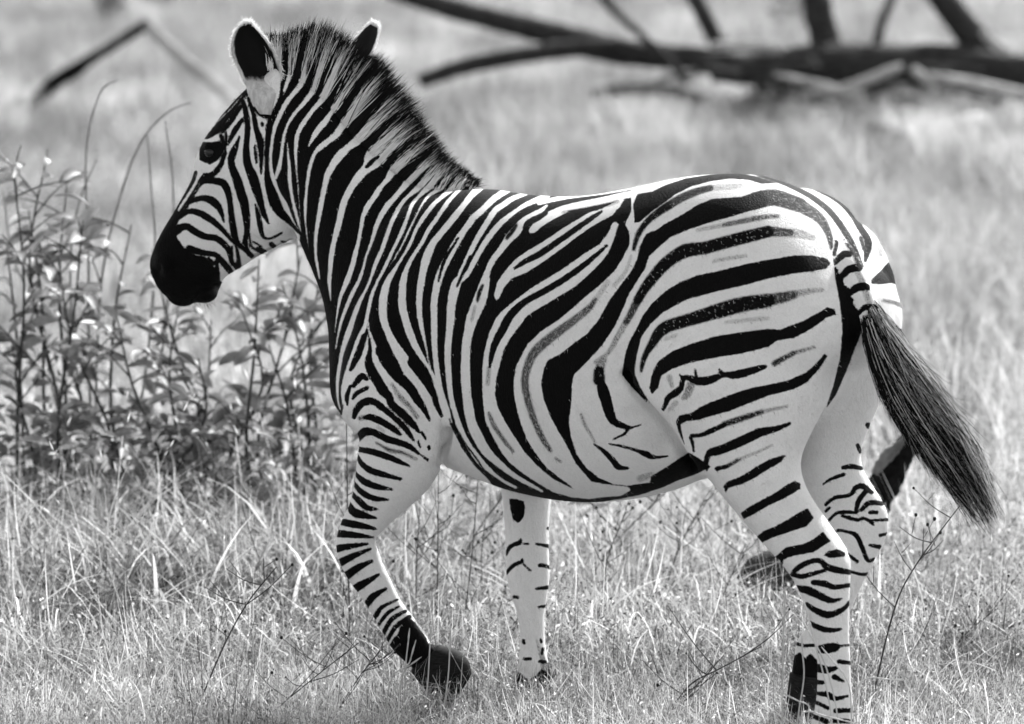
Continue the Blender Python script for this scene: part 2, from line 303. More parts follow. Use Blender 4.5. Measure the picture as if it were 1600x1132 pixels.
# shoulder and near foreleg
B(569,526,8, 562,548,10, 556,562,9, 548,578,5)
W(573,545,4, 569,556,7, 562,568,6, 553,581,5)
B(577,530,3, 578,548,5, 576,566,12, 582,582,15, 590,596,15, 600,612,15, 608,620,11, 612,632,11, 628,646,12, 644,662,10, 655,676,3)
B(596,548,18, 606,566,20, 620,586,17, 640,606,14, 653,626,12, 663,640,8, 671,657,3)
B(646,566,18, 656,580,16, 668,598,14, 678,618,9, 682,632,8, 690,650,4)
GR(.5, 612,600,3, 626,622,6, 640,636,6, 652,652,5); GR(.16, 688,655,6, 690,680,8, 688,715,6)
B(552,604,5, 558,596,8, 566,588,9, 573,593,5); B(551,624,3, 556,616,6, 566,610,6, 574,606,5); B(543,632,3, 542,620,6, 547,604,4)
B(553,652,6, 557,641,9, 564,632,10, 572,628,11, 584,628,10, 598,638,9, 612,650,7, 628,664,8, 638,676,7, 646,688,3)
GR(.6, 563,654,7, 572,652,6); B(570,653,5, 578,652,9, 590,656,10, 608,666,9, 618,673,8, 626,680,3); GR(.3, 590,668,5, 600,674,4)
B(558,688,8, 564,680,11, 570,675,12, 584,676,10, 604,686,10, 624,692,9, 640,698,8, 655,710,3); B(659,712,2, 668,719,4)
GR(.7, 588,692,2, 600,699,3, 610,704,5, 630,708,4, 650,718,2); B(659,676,4, 665,686,3); B(653,690,3, 657,700,2); B(670,699,5, 671,702,4)
B(548,698,5, 560,702,7, 580,706,9, 600,712,9, 620,720,7, 641,729,2)
B(553,705,4, 560,716,5, 566,726,7, 580,736,9, 600,742,8, 626,749,4)
B(550,732,4, 557,742,5, 568,752,9, 586,760,9, 612,765,3)
B(548,748,4, 555,758,5, 566,770,8, 584,779,8, 607,781,2)
B(546,766,5, 552,774,6, 562,784,9, 574,794,8, 590,796,2)
B(540,782,5, 547,790,7, 552,800,12, 566,805,11, 588,810,2)
B(524,814,7, 534,816,9, 550,819,11, 570,823,8, 588,827,2); B(516,833,11, 528,834,11, 550,836,9, 568,838,6, 584,840,1.5)
B(514,861,12, 526,858,11, 540,855,9, 574,850,3); B(522,886,11, 533,879,11, 550,870,9, 579,858,3); B(534,906,12, 544,898,12, 560,887,10, 581,877,4)
B(550,924,12, 560,917,12, 574,909,9, 592,898,3); B(570,950,8, 578,938,10, 586,930,9, 603,920,3); B(582,970,5, 590,958,7, 598,948,5, 622,937,2)
B(586,982,4, 594,973,4, 606,958,5, 623,948,2); B(594,998,6, 600,988,6, 612,968,6, 634,955,4); B(600,1006,5, 606,1000,5, 618,980,6, 640,964,6); B(608,1018,8, 620,998,8)
BP(606,1016, 620,996, 626,980, 640,966, 649,974, 666,998, 668,1006, 730,1010, 760,1060, 730,1110, 680,1110, 640,1060, 618,1036)
GR(.5, 652,972,8, 664,990,6)
# perineum: dark bare skin, with the shadow of the crease painted into the black
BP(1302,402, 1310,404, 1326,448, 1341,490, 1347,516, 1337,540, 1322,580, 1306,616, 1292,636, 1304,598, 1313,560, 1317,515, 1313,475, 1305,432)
# head
BP(386,138, 360,158, 330,188, 308,214, 318,217, 326,217, 345,206, 356,194, 373,168, 388,148)
W(378,150,1.5, 358,173,2.2, 340,190,2.2, 326,207,1.8); W(384,150,1.5, 366,176,1.6, 352,194,1.6)
B(378,156,5, 384,175,8, 387,200,8, 385,225,8, 385,246,11, 388,260,12, 396,280,15, 402,300,13, 408,320,9, 413,336,7, 420,350,2)
B(388,154,4, 396,178,6, 400,200,7, 406,220,10, 408,240,7, 408,260,4, 408,272,1.5); B(398,228,2, 399,240,4, 401,255,2)
B(399,170,5, 412,180,9, 428,178,9, 438,158,8, 440,142,4)
B(428,180,10, 421,196,9, 418,212,6, 417,236,6, 417,260,6, 418,280,9, 423,300,13, 430,320,15, 437,331,14, 447,341,10, 456,351,6, 466,362,4, 474,369,4)
B(410,196,4, 409,192,3)
B(374,214,2, 370,226,6, 364,240,11, 361,252,10, 364,266,11, 370,280,13, 376,300,14, 382,320,13, 385,340,11, 386,360,8, 383,380,7, 387,394,7, 393,400,7)
B(378,188,5, 366,206,8, 356,226,3); B(375,168,6, 360,190,8, 347,207,4); B(353,208,3, 354,226,3); B(345,212,5, 350,226,5, 352,238,3)
BP(312,222, 330,223, 344,221, 351,230, 348,241, 339,251, 328,257, 312,250)
B(352,240,4, 349,246,6, 344,260,7, 332,273,8, 320,276,8, 312,285,6)
B(312,288,6, 320,283,8, 332,283,9, 348,286,11, 356,300,10, 360,320,8, 362,340,9, 365,360,10, 369,378,9, 380,388,6, 391,398,6)
B(294,318,4, 306,312,7, 320,310,9, 334,316,12, 344,328,8, 350,347,2)
B(282,338,8, 294,331,7, 308,332,9, 324,340,10, 340,352,8, 352,364,6, 364,378,4, 379,389,4)
B(272,362,14, 290,354,10, 304,362,10, 320,370,9, 336,372,9, 348,380,9, 358,392,8, 362,409,6, 372,420,7)
B(296,390,12, 320,396,8, 336,398,7, 348,410,9, 358,422,9, 364,430,7)
B(368,382,2.5, 372,400,5, 374,420,7); B(362,386,3, 363,402,2); B(338,408,5, 340,428,6, 341,444,5); B(326,404,3, 334,412,4)
B(390,366,2, 392,384,3, 401,392,2.5); B(399,320,2, 402,332,5, 406,350,8, 410,368,5, 417,373,3, 428,371,3, 440,364,2.5); B(396,378,2, 409,386,2)
B(404,390,8, 414,396,9, 424,402,7); B(424,382,7, 433,390,6); B(440,378,3, 457,381,3); B(384,418,3, 400,409,4); GR(.4, 396,402,8, 425,392,12, 455,378,10)  # jaw spots; the last grey stroke paints the shading under the jaw
B(306,270,5, 300,286,5, 285,310,5, 272,330,6); B(319,272,2.5, 306,294,3, 292,316,3, 281,333,4); B(313,290,2, 300,310,2.5, 288,330,4)
BP(270,318, 283,338, 275,352, 273,366, 285,385, 300,398, 322,403, 331,412, 338,424, 344,440, 352,444, 345,470, 318,490, 290,492, 250,480, 225,440, 220,410, 228,388, 245,352)

FORE = [('BP', PG(796,780, 808,781, 818,784, 820,794, 818,808, 810,817, 802,812, 798,796))]
def FB(*a): FORE.append(('B', S(*a)))
FB(788,870,3, 792,864,4, 798,854,5, 812,848,6, 814,843,2); FB(818,850,2, 826,850,2); FB(838,850,3, 848,852,4, 862,855,6)
FB(787,902,4, 791,896,4, 802,884,5, 815,878,5, 816,874,2); FB(815,878,3, 822,886,2, 829,892,3); FB(843,884,5, 850,884,5, 864,889,4)
FB(838,920,3, 850,919,5, 864,917,5); FB(803,933,4, 809,934,4); FB(842,949,3, 856,947,4); FB(818,1002,5, 819,1005,4); FB(819,1030,4, 829,1030,4); FB(848,1014,4, 847,1022,3); FB(843,1034,4, 852,1035,5); FB(845,1000,3, 846,1004,3); FB(856,826,4, 864,828,4)
FORE.append(('G', S(838,1000,0, 852,1044,12, 850,1060,16), .5))
FORE.append(('BP', PG(800,1048, 812,1052, 826,1064, 838,1056, 846,1046, 853,1050, 856,1036, 875,1036, 875,1130, 750,1130, 760,1100)))
FORE.append(('W', S(832,1000,5, 835,1030,7, 835,1048,5)))
HIND = [('B', S(1356,664,7, 1357,667,6))]
def HB(*a): HIND.append(('B', S(*a)))
HB(1340,696,5, 1344,706,5); HB(1317,731,5, 1330,729,7, 1346,732,5); HB(1286,757,1.5, 1300,748,4, 1318,742,5); HB(1370,580,6, 1376,606,9, 1380,622,6)
HB(1290,789,4, 1304,778,5, 1328,774,5, 1336,763,6, 1348,760,8, 1362,770,5); HB(1354,766,6, 1342,782,7, 1338,796,5, 1336,801,5, 1310,801,4, 1293,815,3)
HB(1346,797,5, 1358,786,7, 1378,787,6); HB(1290,799,4, 1296,794,4); HB(1315,806,3, 1328,810,5, 1340,813,4, 1350,810,4, 1360,816,4, 1365,821,2); HB(1358,814,3, 1390,812,4); HB(1359,801,5, 1370,801,5)
HB(1297,837,3, 1310,829,3.5, 1326,832,4, 1338,837,6, 1348,858,6, 1356,876,5, 1366,874,4); HB(1324,866,4, 1340,878,4); HB(1328,893,3, 1346,898,4, 1360,896,3); HB(1359,852,4, 1374,855,6); HB(1375,837,4, 1388,834,4)
HB(1238,1003,4, 1255,1009,4, 1280,1008,4); HB(1262,950,4, 1270,962,5)
HIND.append(('BP', PG(1225,1034, 1240,1026, 1250,1020, 1258,1030, 1266,1022, 1276,1032, 1300,1022, 1300,1140, 1200,1140)))
TAIL = [('B', S(1300,372,4, 1307,380,5, 1303,398,5))]
def TB(*a): TAIL.append(('B', S(*a)))
TB(1300,414,7, 1308,407,8, 1318,398,10, 1328,397,9); TB(1310,438,7, 1319,428,9, 1327,421,11, 1342,418,12); TB(1322,462,8, 1331,455,10, 1342,449,12, 1360,447,12); TB(1336,496,6, 1345,486,6, 1354,480,9, 1372,481,7); TB(1342,512,8, 1360,510,11, 1380,512,8)
TB(1340,515,8, 1352,535,10, 1362,552,10); TB(1366,545,12, 1385,545,10); TAIL.append(('G', S(1338,420,8, 1350,450,8, 1366,500,8), .4)); TAIL.append(('G', S(1322,376,8, 1334,394,8, 1342,414,6), .8))

FLD_X0, FLD_Y0, FLD_W, FLD_H, FLD_R = 180, -20, 1260, 1270, 14.0
def seg_dist(gx, gy, pts):
    best = np.full(gx.shape, 1e9)
    for (x0, y0, w0), (x1, y1, w1) in zip(pts[:-1], pts[1:]):
        dx, dy = x1 - x0, y1 - y0; L = dx * dx + dy * dy + 1e-9
        t = np.clip(((gx - x0) * dx + (gy - y0) * dy) / L, 0, 1)
        d = np.hypot(gx - x0 - t * dx, gy - y0 - t * dy) - (w0 + (w1 - w0) * t) / 2
        np.minimum(best, d, out=best)
    return best
def poly_dist(gx, gy, p):
    n = len(p); best = np.full(gx.shape, 1e9); ins = np.zeros(gx.shape, bool)
    for i in range(n):
        x0, y0 = p[i]; x1, y1 = p[(i + 1) % n]; dx, dy = x1 - x0, y1 - y0; L = dx * dx + dy * dy + 1e-9
        t = np.clip(((gx - x0) * dx + (gy - y0) * dy) / L, 0, 1)
        np.minimum(best, np.hypot(gx - x0 - t * dx, gy - y0 - t * dy), out=best)
        c = ((y0 > gy) != (y1 > gy)) & (gx < dx * (gy - y0) / (dy if abs(dy) > 1e-9 else 1e-9) + x0); ins ^= c
    return np.where(ins, -best, best)
def field(ops):
    D = np.full((FLD_H, FLD_W), FLD_R, np.float32); Gf = np.zeros((FLD_H, FLD_W), np.float32)
    for op in ops:
        k, p = op[0], op[1]
        m = FLD_R + (p[:, 2].max() / 2 if p.shape[1] == 3 else 0)
        x0 = int(max(0, p[:, 0].min() - m - FLD_X0)); x1 = int(min(FLD_W, p[:, 0].max() + m - FLD_X0 + 2))
        y0 = int(max(0, p[:, 1].min() - m - FLD_Y0)); y1 = int(min(FLD_H, p[:, 1].max() + m - FLD_Y0 + 2))
        if x1 <= x0 or y1 <= y0: continue
        gx, gy = np.meshgrid(np.arange(x0, x1) + FLD_X0, np.arange(y0, y1) + FLD_Y0)
        gx = gx.astype(np.float32); gy = gy.astype(np.float32)
        if p.shape[1] == 3:
            q = catmull(p, 3) if len(p) > 2 else p
            d = seg_dist(gx, gy, q)
        else: d = poly_dist(gx, gy, p)
        d = np.clip(d, -FLD_R, FLD_R); sl = (slice(y0, y1), slice(x0, x1))
        if k[0] == 'B': D[sl] = np.minimum(D[sl], d); 
        elif k[0] == 'W': D[sl] = np.maximum(D[sl], -d)
        else: Gf[sl] = np.maximum(Gf[sl], op[2] * np.clip(.75 - d / 3.0, 0, 1))
    return D, Gf
def sample(F, px, py):
    x = np.clip(px - FLD_X0, 0, FLD_W - 1.001); y = np.clip(py - FLD_Y0, 0, FLD_H - 1.001)
    i = x.astype(int); j = y.astype(int); a = x - i; b = y - j
    return F[j, i] * (1 - a) * (1 - b) + F[j, i + 1] * a * (1 - b) + F[j + 1, i] * (1 - a) * b + F[j + 1, i + 1] * a * b
# ================================================================== the zebra
YAW = math.radians(28)
def lat(deg):
    a = math.radians(deg); return np.array([math.sin(a), math.cos(a), 0.0])     # towards the animal's right side
def axisY(px): return -0.28 + (1310 - px) / 645.0 * math.tan(YAW)

def ring_tube(secs, n=36, sub=5, e=1.0, cap=(0.5, 0.5), label=0):
    """secs: rows (centre3, u3, v3) -> closed tube mesh + (centres, radii)"""
    A = catmull(np.array([np.r_[c, u, v] for c, u, v in secs]), sub)
    def end(row, d, k):
        o = []
        for s in (0.25, 0.5, 0.72, 0.88, 0.97):
            r = row.copy(); r[:3] = row[:3] + d * k * s; f = math.sqrt(max(0, 1 - s * s)); r[3:] = row[3:] * f; o.append(r)
        return o
    d0 = A[0, :3] - A[1, :3]; d0 /= np.linalg.norm(d0); d1 = A[-1, :3] - A[-2, :3]; d1 /= np.linalg.norm(d1)
    k0 = cap[0] * np.linalg.norm(A[0, 3:6]); k1 = cap[1] * np.linalg.norm(A[-1, 3:6])
    A = np.vstack([np.array(end(A[0], d0, k0))[::-1], A, np.array(end(A[-1], d1, k1))])
    th = np.linspace(0, 2 * math.pi, n, endpoint=False)
    c = np.sign(np.cos(th)) * np.abs(np.cos(th)) ** e; s = np.sign(np.sin(th)) * np.abs(np.sin(th)) ** e
    V = (A[:, None, :3] + c[None, :, None] * A[:, None, 3:6] + s[None, :, None] * A[:, None, 6:9]).reshape(-1, 3)
    F = []
    m = len(A)
    for i in range(m - 1):
        for k in range(n):
            k2 = (k + 1) % n; F.append((i * n + k, i * n + k2, (i + 1) * n + k2, (i + 1) * n + k))
    F.append(tuple(range(n))[::-1]); F.append(tuple(range((m - 1) * n, m * n)))
    R = np.minimum(np.linalg.norm(A[:, 3:6], axis=1), np.linalg.norm(A[:, 6:9], axis=1))
    return V, F, A[:, :3], R

def pair(lx, ly, rx, ry, Y, rv, deg=None, fit=True):
    """section whose outline edges are seen at two photograph pixels"""
    a, b = P(lx, ly, Y), P(rx, ry, Y); c = (a + b) / 2; u = (a - b) / 2
    if deg is None: v = np.array([0, 1.0, 0]) * rv
    else:
        v = lat(deg) * rv
        if fit:
            h = np.linalg.norm(u); nn = u / h; vn = v[0] * nn[0]
            u = nn * math.sqrt(max((0.35 * h) ** 2, h * h - vn * vn))
    return c, u, v

TR = [(575,430,640,.105),(600,360,695,.15),(640,320,716,.19),(700,300,727,.215),(760,296,748,.238),(820,305,768,.262),(900,307,782,.285),(980,295,781,.29),(1060,278,764,.275),
      (1120,272,735,.262),(1180,275,705,.262),(1230,292,685,.262),(1275,322,655,.25),(1312,362,620,.225),(1338,410,575,.18)]
trunk = []
for X, T, Bm, Wd in TR:
    Y = axisY(X); a, b = P(X, T, Y), P(X, Bm, Y); trunk.append(((a + b) / 2, (a - b) / 2, lat(28) * Wd))
NK = [(446,112,474,366,.50,.08,38),(500,146,482,395,.46,.085,35),(545,202,498,435,.42,.095,32),(595,252,514,478,.38,.11,30),(645,288,524,530,.345,.13,28),(700,295,526,585,.31,.155,28),(750,295,532,640,.28,.17,28),(800,306,590,690,.24,.18,28)]
neck = [pair(*r) for r in NK]
HD = [(438,100,474,330,.50,.07,38),(392,134,476,366,.525,.085,40),(346,186,455,377,.56,.096,40),(321,226,426,390,.585,.094,40),(311,268,396,407,.615,.08,40),(284,315,371,423,.645,.068,40),(257,357,351,436,.67,.062,40),(241,390,344,447,.69,.064,40),(236,416,339,460,.70,.062,40),(247,444,322,471,.705,.05,40),(262,462,302,476,.705,.03,40)]
head = [pair(*r) for r in HD]
NF = [(565,430,715,440,.20,.10),(545,520,716,530,.14,.11),(531,600,712,612,.11,.105),(536,648,700,682,.10,.095),(561,682,692,724,.10,.085),(557,715,672,762,.10,.075),(554,750,640,792,.11,.062),(547,785,610,818,.12,.052),(533,815,592,836,.125,.045),(525,845,585,848,.13,.045),(528,872,590,856,.135,.042),(543,905,598,880,.14,.036),(563,932,611,906,.145,.032),(582,963,626,938,.15,.030),(596,986,647,966,.155,.034),(612,1014,666,992,.16,.036),(632,1034,672,1004,.165,.031),(648,1048,686,1010,.17,.032)]
NH = [(1030,400,1290,380,-.22,.13),(1012,470,1308,450,-.27,.15),(993,545,1316,510,-.305,.155),(1002,605,1310,570,-.33,.15),(1035,655,1293,628,-.345,.135),(1072,702,1269,675,-.36,.115),(1108,750,1252,722,-.375,.095),(1150,802,1262,765,-.39,.075),(1192,850,1292,812,-.41,.058),(1225,887,1322,856,-.43,.05),(1243,914,1329,892,-.44,.047),(1257,947,1328,935,-.445,.04),(1270,987,1327,985,-.445,.034),(1276,1030,1329,1030,-.445,.032),(1276,1080,1331,1080,-.445,.033),(1270,1120,1334,1118,-.445,.038),(1262,1145,1326,1150,-.445,.034),(1252,1165,1322,1168,-.445,.038)]
FH = [(1215,450,1396,440,-.12,.12),(1230,520,1411,500,-.13,.13),(1240,600,1386,600,-.13,.12),(1250,660,1361,660,-.13,.10),(1242,712,1346,705,-.13,.08),(1248,756,1350,735,-.13,.065),(1262,800,1369,766,-.135,.055),(1280,836,1387,800,-.14,.05),(1292,862,1386,835,-.14,.046),(1300,892,1364,880,-.13,.04),(1288,932,1342,925,-.12,.034),(1268,970,1318,977,-.10,.032),(1246,1000,1300,1014,-.085,.036),(1240,1030,1286,1042,-.08,.032),(1236,1054,1284,1062,-.08,.034)]
FF = [(700,560,850,560,.36,.10),(735,640,866,640,.35,.09),(772,720,865,720,.33,.075),(783,770,862,770,.32,.06),(788,820,858,820,.31,.05),(790,860,858,860,.30,.046),(791,900,859,900,.30,.046),(798,930,856,930,.295,.04),(808,960,851,960,.29,.033),(812,1000,852,1000,.29,.03),(811,1035,857,1035,.285,.036),(806,1058,861,1055,.285,.038),(796,1078,862,1075,.28,.036),(788,1090,862,1086,.28,.036)]
TD = [(1284,402,1324,368,-.27,.028),(1298,414,1337,390,-.36,.030),(1311,442,1352,424,-.40,.030),(1327,483,1368,461,-.415,.028),(1343,516,1382,497,-.425,.026),(1358,548,1393,531,-.43,.02),(1376,576,1402,565,-.435,.014)]
legs = {k: [pair(*r) for r in t] for k, t in dict(NF=NF, NH=NH, FH=FH, FF=FF, TD=TD).items()}
tubes = [('trunk', ring_tube(trunk, 48, e=.9, cap=(.35, .5))), ('neck', ring_tube(neck, 40, cap=(.2, .2))), ('head', ring_tube(head, 36, e=.92, cap=(.3, .6)))]
for k in legs: tubes.append((k, ring_tube(legs[k], 30, e=.95, cap=(.3, .15) if k != 'TD' else (.3, .5))))
# the far buttock, muscles and brow that fill out the outline
def blob(cx, cy, Y, rx, ry, rz, rot=0.0):
    s = PXM(Y); c = P(cx, cy, Y); ca, sa = math.cos(rot), math.sin(rot)
    U = np.array([ca, 0, sa]) * rx / s; Wv = np.array([-sa, 0, ca]) * ry / s
    secs = [(c + U * t, Wv * math.sqrt(1 - t * t), np.array([0, rz, 0]) * math.sqrt(1 - t * t)) for t in np.linspace(-.96, .96, 9)]
    return ring_tube(secs, 24, sub=2, cap=(.1, .1))
R0 = np.array([.883, -.469, 0])
tubes += [('trunk', blob(1240, 404, -.02, 120, 112, .16)), ('trunk', blob(1300, 462, -.10, 100, 128, .15)), ('trunk', blob(1325, 520, -.12, 84, 100, .13)),
          ('trunk', blob(1215, 470, -.30, 98, 120, .15)), ('head', blob(430, 345, .53, 42, 34, .07)),
          ('head', blob(330, 232, .515, 14, 18, .02)), ('head', blob(258, 410, .68, 22, 26, .07)), ('head', blob(318, 458, .69, 24, 17, .04)),
          ('trunk', blob(575, 620, .16, 50, 60, .10))]
Vs, Fs, o = [], [], 0; skel = []
for name, (v, f, c, r) in tubes:
    Vs.append(v); Fs += [tuple(i + o for i in t) for t in f]; o += len(v); skel.append((name, c, r))
raw = bpy.data.meshes.new("raw"); raw.from_pydata([tuple(x) for x in np.vstack(Vs)], [], Fs); raw.update()
tmp = bpy.data.objects.new("tmp", raw); col.objects.link(tmp)
rm = tmp.modifiers.new("r", 'REMESH'); rm.mode = 'VOXEL'; rm.voxel_size = 0.0045; rm.use_smooth_shade = True
dg = bpy.context.evaluated_depsgraph_get(); me = bpy.data.meshes.new_from_object(tmp.evaluated_get(dg))
bpy.data.objects.remove(tmp); bpy.data.meshes.remove(raw); me.name = "body"
n = len(me.vertices); V = np.empty(n * 3, np.float32); me.vertices.foreach_get("co", V); V = V.reshape(-1, 3).astype(np.float64)
ed = np.empty(len(me.edges) * 2, np.int32); me.edges.foreach_get("vertices", ed); ed = ed.reshape(-1, 2)
# which limb a point of the skin belongs to
names = [s[0] for s in skel]; best = np.full(n, 1e9); lab = np.zeros(n, int)
for i, (nm, c, r) in enumerate(skel):
    for j in range(0, len(c), 2):
        d = ((V - c[j]) ** 2).sum(1) / (r[j] + .012) ** 2
        k = d < best; best[k] = d[k]; lab[k] = i
part = np.array([names[i] for i in lab])
deg_ = np.bincount(ed.ravel(), minlength=n).astype(float)
px, py = proj(V)
wgt = np.where(py > 800, .25, np.where(py > 700, .25 + .75 * (800 - py) / 100, 1.0)); wgt[(px < 480) & (py < 500)] = .4; wgt[(part == 'TD')] = .12
def smooth(V, it, w):
    for _ in range(it):
        A = np.stack([np.bincount(ed[:, 0], V[ed[:, 1], k], n) + np.bincount(ed[:, 1], V[ed[:, 0], k], n) for k in range(3)], 1) / deg_[:, None]
        V = V + (A - V) * (w * .6)[:, None]
    return V
V = smooth(V, 45, wgt)
me.vertices.foreach_set("co", V.astype(np.float32).ravel()); me.update()
N = np.empty(n * 3, np.float32); me.vertices.foreach_get("normal", N); N = N.reshape(-1, 3)
px, py = proj(V)
# --- modelling of smaller forms (depth in metres along the normal)
def dent(x, y, r, d, near=True, sy=1.0):
    g = np.exp(-(((px - x) / r) ** 2 + ((py - y) / (r * sy)) ** 2)) * d
    if near: g = g * (N[:, 1] < .15)
    return g
def groove(pts, wd, d, sel=None):
    q = np.array(pts, float); q = np.c_[q, np.zeros(len(q))]; q = catmull(q, 3)
    g = np.exp(-(seg_dist(px, py, q) / wd) ** 2) * d * (N[:, 1] < .15)
    return g if sel is None else g * sel
far = np.isin(part, ['FH', 'FF'])
D_ = np.zeros(n)
D_ -= dent(328, 240, 13, .010); D_ -= dent(246, 424, 8, .014, sy=1.5); D_ -= groove([(300, 470), (318, 452), (338, 446)], 3, .006)
D_ -= groove([(340, 300), (370, 350), (395, 395)], 10, .006); D_ += groove([(335, 262), (350, 300), (378, 345)], 9, .005)
D_ -= groove([(698, 676), (696, 696), (690, 722)], 6, .030, ~far); D_ += groove([(682, 660), (674, 712)], 12, .008, ~far); D_ -= groove([(575, 500), (560, 580), (555, 650)], 10, .006)
D_ += groove([(600, 470), (560, 560), (548, 630)], 18, .006); D_ -= groove([(978, 585), (1004, 622), (1044, 678), (1084, 730)], 7, .030, ~far); D_ += groove([(1000, 596), (1024, 634), (1062, 688), (1100, 736)], 10, .010, ~far); D_ -= groove([(1010, 650), (1040, 690)], 22, .016, ~far)
D_ += groove([(1000, 560), (990, 610), (1010, 640)], 22, .008, ~far); D_ += groove([(1290, 850), (1318, 880)], 12, .004, ~far)
D_ -= groove([(1200, 760), (1240, 810), (1285, 850)], 7, .005, ~far); D_ += groove([(560, 840), (560, 866)], 10, .003, ~far)
D_ -= groove([(1100, 470), (1200, 600), (1215, 700)], 30, .006, ~far)
D_ -= groove([(480, 380), (520, 470), (560, 540)], 14, .006)
V = V + N * D_[:, None]
me.vertices.foreach_set("co", V.astype(np.float32).ravel()); me.update()
px, py = proj(V)
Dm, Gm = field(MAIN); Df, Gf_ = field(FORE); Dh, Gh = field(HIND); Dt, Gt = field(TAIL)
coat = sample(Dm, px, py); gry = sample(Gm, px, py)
for nm, d_, g_ in (('FF', Df, Gf_), ('FH', Dh, Gh), ('TD', Dt, Gt)):
    k = part == nm
    if nm == 'FF': k &= py > 735
    if nm == 'FH': k &= (py > 560) | ((V[:, 1] > -.10) & (py > 540))
    coat[k] = sample(d_, px[k], py[k]); gry[k] = sample(g_, px[k], py[k])
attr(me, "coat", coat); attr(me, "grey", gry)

m = MatB("zebra coat"); p = m.obj()
fine = m.noise(420, 2, .6, p); mid = m.noise(150, 3, .6, p)
jag = m.math('ADD', m.math('MULTIPLY', m.math('SUBTRACT', fine, .5), 3.6), m.math('MULTIPLY', m.math('SUBTRACT', mid, .5), 3.0))
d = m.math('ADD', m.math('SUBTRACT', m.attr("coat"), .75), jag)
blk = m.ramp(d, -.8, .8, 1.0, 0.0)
spk = m.noise(380, 3, .75, p); gden = m.attr("grey")
gk = m.ramp(m.math('ADD', m.math('MULTIPLY', m.math('SUBTRACT', spk, .5), 2.4), m.math('MULTIPLY', m.math('SUBTRACT', gden, .5), 1.15)), -.26, .26, 0.0, 1.0)
gk = m.math('ADD', m.math('MULTIPLY', gk, .52), m.math('MULTIPLY', m.math('SUBTRACT', 1.0, m.math('POWER', m.math('SUBTRACT', 1.0, gden), 2.0)), .5), clamp=True)
gk = m.math('MULTIPLY', gk, m.ramp(gden, 0.03, .2, 0, 1))
blk = m.math('MAXIMUM', blk, gk)
wv = m.math('ADD', m.math('MULTIPLY', m.noise(26, 4, .6, p), .10), m.math('MULTIPLY', m.noise(330, 3, .65, p), .30))
wv = m.math('ADD', wv, .52)
bv = m.math('MULTIPLY', m.noise(380, 2, .6, p), .005)
cval = m.mix(blk, wv, bv)
hairn = m.noise(260, 2, .6, m.scale(p, (1.0, 1.0, .32)))
m_coat = m.done(m.principled(m.grey(cval), .68, .07, m.bump(hairn, .6, .005)))

base = P(960, 1100, 0.0); zebra = empty("zebra", (float(base[0]), -.08, 0.0))
tag(zebra, "plains zebra walking through dry grass with one foreleg lifted", "zebra")
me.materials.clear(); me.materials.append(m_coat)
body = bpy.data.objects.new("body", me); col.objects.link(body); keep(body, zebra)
# the front face of the skin under a pixel
from mathutils.bvhtree import BVHTree
_bv = BVHTree.FromPolygons([tuple(x) for x in V], [tuple(q.vertices) for q in me.polygons])
def on_skin(x, y):
    a = Vector(CAM); b = Vector(P(x, y, 0.0)); h = _bv.ray_cast(a, (b - a).normalized()); return h[0]

# --- eye, hooves
mb = MatB("eye"); m_eye = mb.done(mb.principled(.004, .22, .35))
mb = MatB("hoof horn"); q = mb.noise(60, 4, .6, mb.scale(mb.obj(), (1, 1, 6))); m_hoof = mb.done(mb.principled(mb.grey(mb.ramp(q, .3, .75, .005, .02)), .75, .1))
def ball(c, r, name, mat, sc=(1, 1, 1)):
    secs = [(np.array(c) + np.array([0, 0, 1]) * r * t, np.array([1, 0, 0]) * r * math.sqrt(1 - t * t), np.array([0, 1, 0]) * r * math.sqrt(1 - t * t)) for t in np.linspace(-.98, .98, 13)]
    v, f, _, _ = ring_tube(secs, 20, sub=1, cap=(.05, .05)); ob = mesh_obj(name, v, f, mat, None, True); return keep(ob, zebra)
h = on_skin(327, 239)
if h is not None: ball(np.array(h) + np.array([.003, .0095, 0]), .0165, "eye", m_eye)
for hf in ([(642,1050,688,1008,.17,.036),(660,1073,708,1013,.172,.046),(678,1089,722,1021,.175,.051),(694,1096,733,1035,.177,.048),(706,1096,737,1052,.178,.036)], [(1250,1160,1324,1163,-.445,.042),(1243,1180,1324,1182,-.45,.05),(1234,1205,1324,1205,-.455,.056)],
           [(1234,1052,1286,1060,-.08,.038),(1230,1085,1286,1090,-.085,.046),(1226,1128,1284,1130,-.09,.05)], [(784,1084,864,1080,.28,.042),(778,1098,863,1096,.275,.05),(771,1116,863,1116,.27,.056)]):
    secs = [pair(*r) for r in hf]; v, f, _, _ = ring_tube(secs, 28, sub=4, cap=(.15, .06)); keep(mesh_obj("hoof", v, f, m_hoof, None, True), zebra)

# --- ears: cupped leaves with thick rims
mb = MatB("ear"); tc = mb.attr("rim"); inn = mb.attr("inner"); hn = mb.noise(70, 4, .7, mb.scale(mb.obj(), (1, 1, .35)))
dark = mb.ramp(mb.math('ADD', tc, mb.math('MULTIPLY', mb.math('SUBTRACT', hn, .5), .5)), .62, .85, 1, 0)
dark = mb.math('MULTIPLY', dark, mb.ramp(mb.math('ADD', inn, mb.math('MULTIPLY', mb.math('SUBTRACT', hn, .5), .12)), .34, .40, 0, 1))
v_ = mb.mix(dark, mb.ramp(hn, .3, .7, .45, .75), .006)
m_ear = mb.done(mb.translucent_mix(mb.grey(v_), .25, .7, .15))
mb = MatB("ear back"); tc = mb.attr("rim"); inn = mb.attr("inner")
dk = mb.math('MULTIPLY', mb.ramp(inn, .22, .34, 0, 1), mb.math('MULTIPLY', mb.ramp(inn, .84, .92, 1, 0), mb.ramp(tc, .6, .9, 1, 0)))
